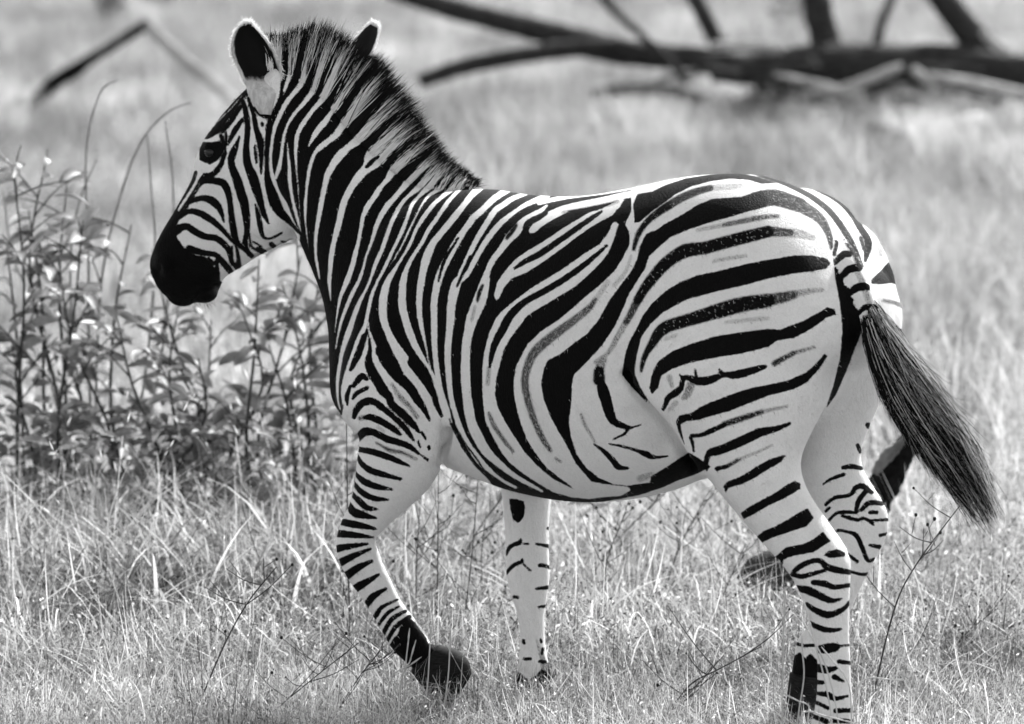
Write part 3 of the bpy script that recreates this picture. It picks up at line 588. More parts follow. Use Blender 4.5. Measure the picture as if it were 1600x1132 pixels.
m_ear2 = mb.done(mb.translucent_mix(mb.grey(mb.mix(dk, .6, .01)), .25, .7, .15))
def ear(rows, cup, Y0, Y1, name, mat, ns=21, sub=5):
    """rows: left and right edge of the ear from base to tip; cup: how far each row's middle lies behind (+) or before (-) its edges, metres"""
    A = catmull(np.array([np.r_[r, c] for r, c in zip(rows, cup)], float), sub); nt_ = len(A); vs, rim, inner, edge = [], [], [], []
    for i in range(nt_):
        t = i / (nt_ - 1); Y = Y0 + (Y1 - Y0) * t
        for j in range(ns):
            s_ = -1 + 2 * j / (ns - 1); ss = math.sin(s_ * math.pi / 2); f = (ss + 1) / 2
            x, y = A[i, 0] * (1 - f) + A[i, 2] * f, A[i, 1] * (1 - f) + A[i, 3] * f
            vs.append(P(x, y, Y + A[i, 4] * (1 - ss * ss))); rim.append(max(abs(ss) ** 3, (t - .9) / .1 if t > .9 else 0)); inner.append(t)
    F = [(i * ns + j, i * ns + j + 1, (i + 1) * ns + j + 1, (i + 1) * ns + j) for i in range(nt_ - 1) for j in range(ns - 1)]
    ob = mesh_obj(name, vs, F, mat, None, True); attr(ob.data, "rim", rim); attr(ob.data, "inner", inner)
    sd = ob.modifiers.new("s", 'SOLIDIFY'); sd.thickness = .0035; sd.offset = 0
    edge = [vs[i * ns] for i in range(int(nt_ * .35), nt_)] + [vs[(nt_ - 1) * ns + j] for j in range(ns)] + [vs[i * ns + ns - 1] for i in range(nt_ - 1, int(nt_ * .35), -1)]
    return keep(ob, zebra), np.array(edge)
near_ear, rim_n = ear([(407,178,424,180),(400,168,428,171),(389,149,435,151),(383,132,439,132),(372,108,440,112),(362,84,433,88),(363,62,420,66),(370,46,406,50),(379,38,397,41),(385,36,391,36)],
    [-.025,-.026,-.022,.006,.034,.036,.030,.020,.01,.004], .455, .475, "ear", m_ear)
far_ear, rim_f = ear([(508,140,556,136),(524,106,566,112),(540,80,575,92),(555,62,584,73),(568,47,589,56),(577,40,590,46),(583,37,589,40)], [-.02,-.022,-.02,-.018,-.014,-.008,-.003], .56, .58, "ear", m_ear2)

# --- hair: thin tapering ribbons
def ribbons(roots, mids, tips, w0, tone_lo, tone_hi):
    """three-point strands as ribbons of 4 quads"""
    k = len(roots); ts = np.array([0, .3, .6, .85, 1.0]); prof = np.array([1, .95, .8, .5, .08])
    C = (1 - ts)[None, :, None] ** 2 * roots[:, None] + 2 * (ts * (1 - ts))[None, :, None] * mids[:, None] + (ts ** 2)[None, :, None] * tips[:, None]
    T = tips - roots; R = rng.standard_normal((k, 3)); R[:, 1] *= .35; s = np.cross(T, R); s = np.cross(T, np.array([0, -1, .2])) * .75 + s * .4 * np.linalg.norm(T, axis=1)[:, None] * .3; s /= np.linalg.norm(s, axis=1)[:, None] + 1e-9
    off = s[:, None] * (w0[:, None] * prof[None])[..., None] / 2
    Vv = np.stack([C - off, C + off], 2).reshape(-1, 3)
    b = (np.arange(k) * 10)[:, None, None]; q = (np.arange(4) * 2)[None, :, None]; F = (b + q + np.array([0, 1, 3, 2])[None, None]).reshape(-1, 4)
    tone = (tone_lo[:, None] + (tone_hi - tone_lo)[:, None] * 0) * np.ones((1, 5)); return Vv, F, C, ts
def hair_obj(name, Vv, F, tone, mat):
    ob = fast_mesh(name, Vv, F, mat); col.objects.link(ob); attr(ob.data, "tone", np.repeat(tone.reshape(-1), 2)); return keep(ob, zebra)
mb = MatB("hair"); m_hair = mb.done(mb.translucent_mix(mb.grey(mb.attr("tone")), .3, .55, .1))

for rim_pts in (rim_n, rim_f):
    K = 700; q_ = rng.integers(0, len(rim_pts), K); c_ = rim_pts[len(rim_pts) // 5:-len(rim_pts) // 5].mean(0); r_ = rim_pts[q_] + rng.normal(0, .0018, (K, 3))
    o_ = r_ - c_; o_ /= np.linalg.norm(o_, axis=1)[:, None]; t_ = r_ + (o_ + rng.normal(0, .35, (K, 3)) + [0, 0, .2]) * rng.uniform(.004, .010, K)[:, None]
    Vv, F, C, ts = ribbons(r_, (r_ + t_) / 2, t_, np.full(K, .0012), np.zeros(K), np.zeros(K)); hair_obj("ear_fringe", Vv, F, np.full((K, 5), .85), m_hair)
MB_ = np.array([(418,98,420,56,.505),(432,106,438,56,.50),(450,112,464,46,.50),(470,126,500,36,.49),(490,138,530,50,.475),(506,150,558,68,.465),(520,170,588,88,.455),(530,182,606,102,.445),(545,200,624,126,.43),(560,219,645,155,.42),(585,242,662,188,.40),(612,264,682,214,.385),(636,282,695,238,.37),(655,291,705,253,.355),(680,294,718,262,.335),(705,296,733,274,.31),(730,297,748,287,.295)], float)
MBc = catmull(MB_, 12); K = 15000
tt = rng.random(K) * (len(MBc) - 1); i0 = tt.astype(int).clip(0, len(MBc) - 2); fr = (tt - i0)[:, None]; rows = MBc[i0] * (1 - fr) + MBc[i0 + 1] * fr
side = rng.uniform(-1, 1, K); sc = PXM(.42)
bx = rows[:, 0] + rng.normal(0, 1.5, K) - side * 4; by = rows[:, 1] + rng.normal(0, 2, K) + np.abs(side) * 20 * rng.random(K) - 2
ln = rng.uniform(.55, 1.05, K) ** .7; ln[rng.random(K) < .06] *= 1.10
tx = rows[:, 0] + (rows[:, 2] - rows[:, 0]) * ln + rng.normal(0, 5, K); ty = rows[:, 1] + (rows[:, 3] - rows[:, 1]) * ln + rng.normal(0, 5, K)
Yr = rows[:, 4] + side * .022; Yt = rows[:, 4] + side * .012 + rng.normal(0, .008, K)
rt = np.array([P(a, b, c) for a, b, c in zip(bx, by, Yr)]); tp = np.array([P(a, b, c) for a, b, c in zip(tx, ty, Yt)])
md = (rt + tp) / 2 + np.array([0, 0, .008]) + rng.normal(0, .004, (K, 3))
Vv, F, C, ts = ribbons(rt, md, tp, rng.uniform(.0012, .0024, K), np.zeros(K), np.zeros(K))
cx, cy = proj(C.reshape(-1, 3)); cx = cx.reshape(K, 5); cy = cy.reshape(K, 5)
# a strand keeps the stripe colour of its root; tips go black
rootc = sample(Dm, bx - (rows[:, 2] - rows[:, 0]) * .03, by - (rows[:, 3] - rows[:, 1]) * .03)
wht = (rootc + rng.normal(0, .8, K)) > 0
lim = rng.normal(.66, .12, K); lim[rows[:, 0] < 505] += .14
sfrac = np.hypot(cx - rows[:, 0:1], cy - rows[:, 1:2]) / np.hypot(rows[:, 2] - rows[:, 0], rows[:, 3] - rows[:, 1])[:, None]
tone = np.where(wht[:, None] & (sfrac < lim[:, None]), rng.uniform(.72, .92, K)[:, None], rng.uniform(.002, .01, K)[:, None])
tag(hair_obj("mane", Vv, F, tone, m_hair), "upright mane with the neck's stripes running into dark tips")

K = 7500
up = np.array([(1362,462),(1390,506),(1420,552),(1464,608),(1508,674),(1540,738),(1562,806)], float); dn = np.array([(1342,492),(1354,534),(1378,602),(1408,660),(1448,712),(1494,768),(1542,834)], float)
u = rng.random(K); r0 = .04 + rng.random(K) ** 1.5 * .46; r1 = np.clip(r0 + rng.uniform(.30, .6, K), 0, 1.03); rm_ = (r0 + r1) / 2
def lerp_edge(u, t):
    ti = np.clip(t, 0, .999) * 6; i = ti.astype(int); f = (ti - i)[:, None]; e = up[i] * (1 - f) + up[i + 1] * f; g = dn[i] * (1 - f) + dn[i + 1] * f
    ex = (np.maximum(t - 1, 0) * 120)[:, None] * np.array([[.55, .85]]); return e * (1 - u)[:, None] + g * u[:, None] + ex
wav = 5 * np.sin(u * 17 + 2)
a0 = lerp_edge(u, r0) + rng.normal(0, 2, (K, 2)); a1 = lerp_edge(np.clip(u + rng.normal(0, .06, K), -.05, 1.05), rm_) + rng.normal(0, 3, (K, 2)) + np.c_[wav, -wav] * .5; a2 = lerp_edge(np.clip(u + rng.normal(0, .14, K), -.2, 1.12), r1) + rng.normal(0, 5, (K, 2)) + np.c_[wav, -wav]
yo = rng.normal(0, .016, K)
rt = np.array([P(a[0], a[1], -.43 + y) for a, y in zip(a0, yo)]); tp = np.array([P(a[0], a[1], -.45 + y * 1.3) for a, y in zip(a2, yo)])
mdp = np.array([P(a[0], a[1], -.44 + y) for a, y in zip(a1, yo)]); md = 2 * mdp - (rt + tp) / 2
fly = rng.random(K) < .05; tp[fly] += rng.normal(0, .013, (fly.sum(), 3)) * [1, .5, 1] + [.012, 0, .012]
Vv, F, C, ts = ribbons(rt, md, tp, rng.uniform(.0010, .0020, K), np.zeros(K), np.zeros(K))
pale = rng.random(K) < np.clip(.62 - u * .62 + .28 * np.sin(u * 23 + 1.0), .06, .8) * np.where(r0 < .12, 1.1, .9)  # more pale strands towards the upper edge, painting in its streaks of highlight
tone = np.where(pale[:, None], rng.uniform(.2, .65, K)[:, None], rng.uniform(.002, .012, K)[:, None]) * np.ones((1, 5))
tag(hair_obj("tail_tuft", Vv, F, tone, m_hair), "long dark tail tuft with pale hairs and painted highlights along its upper edge")

# short coat hairs, the same colours as the skin under them
K = 150000
pi = rng.integers(0, n, K); rp = V[pi] + rng.normal(0, .0015, (K, 3)); nn = N[pi]
flow = np.array([.62, -.25, -.74]); fl = flow - nn * (nn @ flow)[:, None]; fl /= np.linalg.norm(fl, axis=1)[:, None] + 1e-9
dirn = fl * .9 + nn * .38 + rng.normal(0, .16, (K, 3)); dirn /= np.linalg.norm(dirn, axis=1)[:, None]
hx, hy = proj(rp); okh = ~((hx < 352) & (hy < 480) & (hy > 330)) & ~((coat[pi] > -1) & (coat[pi] < 4.5) & (rng.random(K) < .85))
cs = coat[pi] + rng.normal(0, .9, K); gs = gry[pi]; isb = (cs < 0) | (rng.random(K) < gs * .85)
L = rng.uniform(.006, .011, K); wv = np.cross(dirn, nn); wv /= np.linalg.norm(wv, axis=1)[:, None] + 1e-9; wd = .00055
tri = np.stack([rp - wv * wd, rp + wv * wd, rp + dirn * L[:, None]], 1)[okh].reshape(-1, 3)
ob = fast_mesh("coat_hairs", tri, np.arange(len(tri)).reshape(-1, 3), m_hair); col.objects.link(ob)
attr(ob.data, "tone", np.repeat(np.where(isb, rng.uniform(.001, .006, K), rng.uniform(.58, .82, K))[okh], 3)); keep(ob, zebra); ob["kind"] = "stuff"
# whiskers on the chin
wr, wt = [], []
for _ in range(18):
    x, y = random.uniform(298, 336), 468.0; hh = on_skin(x, y)
    if hh is None: continue
    a = np.array(hh); wr.append(a); wt.append(a + np.array([random.uniform(.0, .07), random.uniform(-.03, .02), -random.uniform(.03, .08)]))
if wr:
    wr = np.array(wr); wt = np.array(wt); Vv, F, C, ts = ribbons(wr, (wr + wt) / 2 + [0, 0, .006], wt, np.full(len(wr), .0006), np.zeros(len(wr)), np.zeros(len(wr)))
    hair_obj("whiskers", Vv, F, np.tile([.005, .01, .5, .6, .6], (len(wr), 1)), m_hair)
# ================================================================== ground
mb = MatB("dry ground"); p = mb.pos()
gcol = mb.math('ADD', mb.math('MULTIPLY', mb.noise(.7, 5, .6, p), .14), mb.math('MULTIPLY', mb.noise(18, 5, .65, p), .10))
gn = mb.noise(30, 5, .7, p)
m_ground = mb.done(mb.principled(mb.grey(mb.math('ADD', gcol, .12)), .95, .1, mb.bump(gn, .8, .03)))
gx = np.linspace(-90, 90, 91); gy = np.concatenate([np.linspace(-30, 60, 61), np.linspace(63, 320, 60)])
GX, GY = np.meshgrid(gx, gy); far_w = np.clip((GY - 40) / 60, 0, 1)
GZ = far_w * (1.2 * np.sin(GX * .05) + .9 * np.sin(GY * .04 + GX * .02))
nx = len(gx); idx = np.arange(len(gy) * nx).reshape(len(gy), nx)
Fg = np.stack([idx[:-1, :-1], idx[:-1, 1:], idx[1:, 1:], idx[1:, :-1]], -1).reshape(-1, 4)
ground = fast_mesh("ground", np.stack([GX, GY, GZ], -1).reshape(-1, 3), Fg, m_ground, smooth=True); col.objects.link(ground)
ground["kind"] = "structure"

# ================================================================== grass: tufts set out over the ground
def blade(V, F, T, root, az, L, lean, bend, wd, tone, seg=4, twist=0.0, head=False):
    b = len(V); p_ = np.array(root, float); th = lean; sd = np.array([-math.sin(az + twist), math.cos(az + twist), 0])
    for k in range(seg + 1):
        t = k / seg; wk = wd * (1 - .92 * t ** 1.6) if not head else wd * .7
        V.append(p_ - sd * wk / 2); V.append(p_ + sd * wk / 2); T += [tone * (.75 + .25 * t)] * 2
        p_ = p_ + np.array([math.cos(az) * math.sin(th), math.sin(az) * math.sin(th), math.cos(th)]) * L / seg; th += bend / seg
    for k in range(seg): F.append((b + 2 * k, b + 2 * k + 1, b + 2 * k + 3, b + 2 * k + 2))
    if head:      # seed head: a slim spindle of crossed leaves
        d_ = np.array([math.cos(az) * math.sin(th), math.sin(az) * math.sin(th), math.cos(th)])
        for s2 in (sd, np.cross(d_, sd)):
            c = len(V); hl = random.uniform(.014, .03); hw = hl * .07
            V += [p_ - d_ * .002, p_ + d_ * hl * .4 - s2 * hw, p_ + d_ * hl * .4 + s2 * hw, p_ + d_ * hl]; T += [min(.62, tone * 1.3)] * 4; F.append((c, c + 1, c + 3, c + 2))
def leaflet(V, F, T, c, r, tone):
    a = rng.standard_normal(3); a /= np.linalg.norm(a); q = rng.standard_normal(3); bq = np.cross(a, q); bq /= np.linalg.norm(bq)
    k = len(V); c = np.array(c); V += [c - a * r, c - bq * r * .45 + a * r * .1, c + a * r, c + bq * r * .45 + a * r * .1]; T += [tone] * 4; F.append((k, k + 1, k + 2, k + 3))
def rt(a, b): return random.uniform(a, b)
def tuft(kind):
    V, F, T = [], [], []
    if kind == 'tangle':
        for _ in range(46):
            blade(V, F, T, (random.gauss(0, .06), random.gauss(0, .06), rt(-.01, .08)), rt(0, 6.28), rt(.06, .26), rt(.3, 1.7), rt(-1.2, 2.0), rt(.0014, .0042), random.choice((rt(.05, .2), rt(.2, .4), rt(.4, .58))), seg=5)
    elif kind == 'mess':                     # dry blades lying every which way
        for _ in range(58):
            az, th, L = rt(0, 6.28), math.acos(rt(-.55, .95)), rt(.04, .17); c = np.array([random.gauss(0, .06), random.gauss(0, .06), rt(.0, .17) * rt(.3, 1)])
            d_ = np.array([math.cos(az) * math.sin(th), math.sin(az) * math.sin(th), math.cos(th)]); b_ = c - d_ * L / 2; b_[2] = max(b_[2], .0)
            blade(V, F, T, b_, az, L, th, rt(-1.4, 1.4), rt(.0014, .0044), random.choice((rt(.03, .14), rt(.16, .34), rt(.3, .45), rt(.45, .62))), twist=rt(-.8, .8))
        for _ in range(16): leaflet(V, F, T, (random.gauss(0, .06), random.gauss(0, .06), rt(0.02, .16)), rt(.003, .008), random.choice((rt(.02, .06), rt(.4, .62))))
    elif kind == 'bright':                   # long bleached blades
        for _ in range(6):
            blade(V, F, T, (random.gauss(0, .08), random.gauss(0, .08), rt(.02, .16)), rt(0, 6.28), rt(.10, .30), rt(.5, 1.7), rt(-.8, 1.6), rt(.003, .0065), rt(.5, .66), seg=7, twist=rt(-.6, .6))
        for _ in range(3):
            blade(V, F, T, (random.gauss(0, .08), random.gauss(0, .08), 0), rt(0, 6.28), rt(.16, .30), rt(.1, .6), rt(.6, 2.2), rt(.003, .005), rt(.5, .66), seg=7)
    elif kind == 'upright':
        for _ in range(30):
            blade(V, F, T, (random.gauss(0, .03), random.gauss(0, .03), 0), rt(0, 6.28), rt(.10, .26), rt(.05, .8), rt(0, 1.6), rt(.0014, .0032), random.choice((rt(.08, .25), rt(.3, .55))), head=random.random() < .06)
    elif kind == 'mat':
        for _ in range(56): leaflet(V, F, T, (random.gauss(0, .06), random.gauss(0, .06), rt(0, .12)), rt(.003, .007), random.choice((rt(.04, .15), rt(.25, .55))))
        for _ in range(22): blade(V, F, T, (random.gauss(0, .05), random.gauss(0, .05), 0), rt(0, 6.28), rt(.08, .2), rt(.1, 1.3), rt(-.5, .8), rt(.0012, .0022), rt(.02, .10))
        for _ in range(20): blade(V, F, T, (random.gauss(0, .05), random.gauss(0, .05), rt(0, .08)), rt(0, 6.28), rt(.06, .2), rt(.5, 1.7), rt(-1, 1.8), rt(.0015, .0035), rt(.3, .58))
    elif kind == 'broad':
        for _ in range(20):
            blade(V, F, T, (random.gauss(0, .04), random.gauss(0, .04), 0), rt(0, 6.28), rt(.14, .36), rt(.02, .7), rt(.6, 2.6), rt(.004, .010), random.choice((rt(.05, .18), rt(.18, .3), rt(.35, .55))), seg=6)
    elif kind == 'stalk':
        for _ in range(5):
            blade(V, F, T, (random.gauss(0, .02), random.gauss(0, .02), 0), rt(0, 6.28), rt(.26, .42), rt(.02, .3), rt(0, .7), rt(.0012, .002), rt(.3, .55), head=True, seg=5)
    elif kind == 'twig':
        for _ in range(9):
            az, L, le, be = rt(0, 6.28), rt(.14, .32), rt(.1, 1.0), rt(-.3, .5)
            blade(V, F, T, (random.gauss(0, .03), random.gauss(0, .03), 0), az, L, le, be, rt(.0015, .0028), rt(.012, .05))
        for _ in range(18): leaflet(V, F, T, (random.gauss(0, .06), random.gauss(0, .06), rt(.03, .2)), rt(.003, .006), rt(.02, .06))
    elif kind == 'straw':
        for _ in range(44):
            blade(V, F, T, (random.gauss(0, .07), random.gauss(0, .07), 0), rt(0, 6.28), rt(.15, .40), rt(.02, .8), rt(0, 1.4), rt(.003, .006), rt(.14, .46), seg=3)
    return np.array(V), F, T
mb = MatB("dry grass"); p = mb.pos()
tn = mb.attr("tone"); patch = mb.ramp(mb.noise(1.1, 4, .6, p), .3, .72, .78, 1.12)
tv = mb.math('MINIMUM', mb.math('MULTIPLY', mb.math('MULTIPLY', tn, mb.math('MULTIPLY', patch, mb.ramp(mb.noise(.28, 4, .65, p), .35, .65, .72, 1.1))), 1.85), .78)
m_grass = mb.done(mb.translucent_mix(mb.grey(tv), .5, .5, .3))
lib = {k: [tuft(k) for _ in range(nv)] for k, nv in dict(tangle=5, mess=8, bright=5, upright=5, mat=6, broad=4, stalk=3, twig=4, straw=6).items()}
protos = bpy.data.collections.new("grass patches"); zone = {}; n_proto = 0
def patch_set(zname, nvar, size, per_m2, mix, s_lo, s_hi, tone=(.8, 1.2), clumps=0):
    """square pieces of turf, each put together from many tufts"""
    global n_proto
    zone[zname] = []
    for _ in range(nvar):
        cnt = int(per_m2 * size * size); ks = list(mix); pr = np.array([mix[k] for k in ks], float); pr /= pr.sum()
        VV, FF_, TT, o_ = [], [], [], 0
        for a_ in rng.choice(len(ks), cnt, p=pr):
            v, f, t = random.choice(lib[ks[a_]]); az = rt(0, 6.28); sc_ = rt(s_lo, s_hi); ca, sa = math.cos(az) * sc_, math.sin(az) * sc_
            w_ = np.c_[v[:, 0] * ca - v[:, 1] * sa + rt(-.5, .5) * size * 1.06, v[:, 0] * sa + v[:, 1] * ca + rt(-.5, .5) * size * 1.06, v[:, 2] * sc_]
            VV.append(w_); FF_.append(np.asarray(f) + o_); TT.append(np.asarray(t) * rt(*tone)); o_ += len(v)
        for _c in range(int(clumps * size * size)):
            cx_, cy_, tc_ = rt(-.5, .5) * size, rt(-.5, .5) * size, random.choice((rt(.25, .5), rt(.5, .8), rt(1.0, 1.6)))
            for _k in range(random.randint(3, 7)):
                v, f, t = random.choice(lib['straw']); az = rt(0, 6.28); sc_ = rt(.8, 1.5); ca, sa = math.cos(az) * sc_, math.sin(az) * sc_
                VV.append(np.c_[v[:, 0] * ca - v[:, 1] * sa + cx_ + random.gauss(0, .12), v[:, 0] * sa + v[:, 1] * ca + cy_ + random.gauss(0, .08), v[:, 2] * sc_ * .8]); FF_.append(np.asarray(f) + o_ if np.asarray(f).ndim == 2 else f); TT.append(np.asarray(t) * tc_); o_ += len(v)
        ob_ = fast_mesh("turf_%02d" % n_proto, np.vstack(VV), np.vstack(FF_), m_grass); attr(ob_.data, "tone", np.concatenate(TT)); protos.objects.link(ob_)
        zone[zname].append(n_proto); n_proto += 1
patch_set('front', 4, .5, 520, dict(tangle=2, mess=7, upright=.3, mat=3, twig=.8, bright=.6), .4, .8)
patch_set('near', 7, .5, 430, dict(tangle=2, mess=9, upright=.4, mat=3, twig=1.0, stalk=.05, bright=.8), .7, 1.25)
patch_set('left', 5, .6, 330, dict(broad=5, tangle=3, mess=3, upright=.6, stalk=.12, bright=.6), .7, 1.2)
patch_set('tall', 4, .5, 260, dict(broad=6, tangle=3, mess=2, upright=1.2, stalk=.25, bright=1.5), 1.1, 1.75)
patch_set('mid', 5, .7, 200, dict(tangle=4, mess=4, upright=1, mat=1, broad=2, straw=1, stalk=.1), .8, 1.5)
patch_set('far', 6, 1.6, 90, dict(straw=5, upright=2, broad=1), .35, .85, (.4, 1.0), 7)
P_, I_, R_ = [], [], []
def lay(zname, size, y0, y1, half, sel=None):
    y = y0 + size / 2
    while y < y1:
        k = int(math.ceil(half(y) / size))
        for i in range(-k, k + 1):
            x = i * size
            if sel is None or sel(x, y):
                P_.append((x + rt(-.04, .04), y + rt(-.04, .04), 0)); I_.append(random.choice(zone[zname])); R_.append(random.randrange(4) * math.pi / 2)
        y += size
def wide(y): return 3.2 + (y + 12) * .10
lay('front', .5, -2.4, .6, wide)
lay('near', .5, .6, 4.1, wide, lambda x, y: not (x < -.45 and y > 1.0))
lay('left', .6, 1.1, 8.0, wide, lambda x, y: x < -.25)
lay('tall', .5, 1.2, 2.2, wide, lambda x, y: x < -.35)
lay('mid', .7, 4.1, 10.4, wide, lambda x, y: not (x < -.35 and y < 7.8))
lay('far', 1.6, 10.2, 84, lambda y: 4.5 + (y + 12) * .19)
pts = np.array(P_, float); ids = np.array(I_); scl = np.ones(len(pts)); turn = np.array(R_)
gm = bpy.data.meshes.new("grass"); gm.vertices.add(len(pts)); gm.vertices.foreach_set("co", pts.astype(np.float32).ravel()); gm.update()
grass = bpy.data.objects.new("grass", gm); col.objects.link(grass)
a = gm.attributes.new("pick", 'INT', 'POINT'); a.data.foreach_set("value", ids.astype(np.int32))
attr(gm, "size", scl); attr(gm, "turn", turn)
tag(grass, "dry pale grass and low weeds covering the ground", "grass", kind="stuff"); gm.materials.append(m_grass)
ng = bpy.data.node_groups.new("grass_scatter", 'GeometryNodeTree')
ng.interface.new_socket("Geometry", in_out='INPUT', socket_type='NodeSocketGeometry'); ng.interface.new_socket("Geometry", in_out='OUTPUT', socket_type='NodeSocketGeometry')
gi = ng.nodes.new("NodeGroupInput"); go = ng.nodes.new("NodeGroupOutput"); ci = ng.nodes.new("GeometryNodeCollectionInfo")
ci.inputs[0].default_value = protos; ci.inputs[1].default_value = True; ci.inputs[2].default_value = True
ip = ng.nodes.new("GeometryNodeInstanceOnPoints"); ip.inputs["Pick Instance"].default_value = True
def named(nm, typ):
    q = ng.nodes.new("GeometryNodeInputNamedAttribute"); q.data_type = typ; q.inputs[0].default_value = nm; return q.outputs[0]
cxyz = ng.nodes.new("ShaderNodeCombineXYZ"); e2r = ng.nodes.new("FunctionNodeEulerToRotation")
ng.links.new(named("turn", 'FLOAT'), cxyz.inputs[2]); ng.links.new(cxyz.outputs[0], e2r.inputs[0]); ng.links.new(e2r.outputs[0], ip.inputs["Rotation"])
ng.links.new(named("pick", 'INT'), ip.inputs["Instance Index"]); ng.links.new(named("size", 'FLOAT'), ip.inputs["Scale"])
ng.links.new(gi.outputs[0], ip.inputs["Points"]); ng.links.new(ci.outputs[0], ip.inputs["Instance"]); ng.links.new(ip.outputs[0], go.inputs[0])
md_ = grass.modifiers.new("scatter", 'NODES'); md_.node_group = ng

# ================================================================== leafy shrubs on the left
mb = MatB("leaf"); q = mb.noise(9, 3, .6, mb.pos()); q2 = mb.noise(60, 3, .6, mb.obj())
m_leaf = mb.done(mb.translucent_mix(mb.grey(mb.math('ADD', mb.ramp(q, .3, .7, .08, .30), mb.math('MULTIPLY', q2, .06))), .28, .5, .35))
mb = MatB("twig bark"); q = mb.noise(80, 4, .6, mb.obj()); m_twig = mb.done(mb.principled(mb.grey(mb.ramp(q, .3, .7, .02, .07)), .8, .2))
mb = MatB("pale stem"); q = mb.noise(50, 4, .6, mb.obj()); m_stem = mb.done(mb.principled(mb.grey(mb.ramp(q, .3, .7, .12, .22)), .7, .2))
def leaf_mesh(L, Wd, fold, curve):
    V, F = [], []; n_ = 7
    for i in range(n_):
        t = i / (n_ - 1); w_ = Wd * math.sin(math.pi * min(1, t * .92 + .04)) ** .75; z = curve * L * (t - t * t) * 1.2 - .1 * L * t * t
        V += [(t * L, -w_ / 2, z + fold * w_), (t * L, 0, z), (t * L, w_ / 2, z + fold * w_)]
    for i in range(n_ - 1):
        for k in (0, 1): F.append((3 * i + k, 3 * i + k + 1, 3 * i + k + 4, 3 * i + k + 3))
    me_ = bpy.data.meshes.new("leaf"); me_.from_pydata(V, [], F); me_.polygons.foreach_set("use_smooth", [True] * len(F)); me_.update(); me_.materials.append(m_leaf); return me_
leaf_meshes = [leaf_mesh(.080, .034, .25, .25), leaf_mesh(.066, .030, .35, -.2), leaf_mesh(.055, .026, .15, .4), leaf_mesh(.072, .028, .45, .1)]
from mathutils import Matrix, Euler
def shrub(name, bpx, bpy_, tips, label, n_obj=230, low=560, dens=.62, size=1.0):
    b = G(bpx, bpy_); root = empty(name, tuple(b)); tag(root, label, "shrub", "leafy shrubs beside the zebra's path")
    leaves = []
    for (tx, ty) in tips:
        Y = b[1] + rt(-.25, .25); top = P(tx, ty, Y); st = b + np.array([random.gauss(0, .07), random.gauss(0, .05), -.02])
        m1 = st + (top - st) * .35 + np.array([random.gauss(0, .05), random.gauss(0, .05), .03]); m2 = st + (top - st) * .7 + np.array([random.gauss(0, .05), random.gauss(0, .04), .02])
        parts = [tube_mesh([st, m1, m2, top], [.007, .0055, .004, .002], 6)]
        cv = catmull([st, m1, m2, top], 12); Ls = np.linalg.norm(np.diff(cv, axis=0), axis=1).sum()
        k = int(Ls / .042 * dens)
        for j in range(k):
            t = .22 + .78 * (j + random.random()) / k; pnt = cv[min(len(cv) - 1, int(t * (len(cv) - 1)))]
            az = rt(0, 6.28)
            if random.random() < .42:
                e_ = pnt + np.array([math.cos(az), math.sin(az), rt(.2, 1.1)]) * rt(.06, .16); parts.append(tube_mesh([pnt, (pnt + e_) / 2 + [0, 0, .01], e_], [.003, .0024, .0014], 5, sub=2))
                for s_ in range(random.randint(2, 5)):
                    q_ = pnt + (e_ - pnt) * rt(.35, 1.0); leaves.append((q_, az + rt(-1.3, 1.3), rt(-.5, .7), rt(-.8, .8), t))
            else: leaves.append((pnt, az, rt(-.4, .7), rt(-.8, .8), t))
        v, f = join(parts); keep(mesh_obj("stem", v, f, m_twig, None, True), root)
    leaves.sort(key=lambda l: -l[0][2]); cnt = 0
    for (q_, az, el, ro, t) in leaves[:n_obj]:
        o_ = bpy.data.objects.new("leaf", random.choice(leaf_meshes)); col.objects.link(o_); s_ = rt(.7, 1.15) * size
        o_.parent = root; o_.matrix_local = Matrix.Translation(Vector(q_) - Vector(b)) @ Euler((ro, -el, az), 'XYZ').to_matrix().to_4x4() @ Matrix.Scale(s_, 4)
    rest = leaves[n_obj:]
    for _ in range(low): rest.append((b + np.array([random.gauss(0, .34), random.gauss(0, .22), rt(.03, .46)]), rt(0, 6.28), rt(-.4, .9), rt(-1, 1), 0))
    V, F, o2 = [], [], 0
    for (q_, az, el, ro, t) in rest:
        me_ = random.choice(leaf_meshes); M = Matrix.Translation(Vector(q_)) @ Euler((ro, -el, az), 'XYZ').to_matrix().to_4x4() @ Matrix.Scale(rt(.5, .95) * size, 4)
        vv = [M @ x.co for x in me_.vertices]; V += [tuple(x) for x in vv]; F += [tuple(i + o2 for i in pl.vertices) for pl in me_.polygons]; o2 += len(vv)
    if V: ob = mesh_obj("low_foliage", V, F, m_leaf, None, True); keep(ob, root); ob["kind"] = "stuff"
    return root
shrub("leafy_shrub", 95, 880, [(75,232),(20,262),(105,280),(45,330),(130,345),(10,380),(90,400),(160,430),(60,470)], "leafy shrub with oval leaves on tall stems, beside the arching dry stalks", size=1.25)
shrub("leafy_shrub", 262, 885, [(205,352),(238,390),(280,470),(180,480),(330,500),(240,540),(310,560)], "leafy shrub directly below and behind the zebra's muzzle", n_obj=210, size=1.1)
shrub("leafy_shrub", 452, 885, [(405,405),(470,400),(440,440),(500,430),(380,490),(520,480),(420,540)], "leafy shrub behind the zebra's throat and chest", n_obj=200, size=1.25)

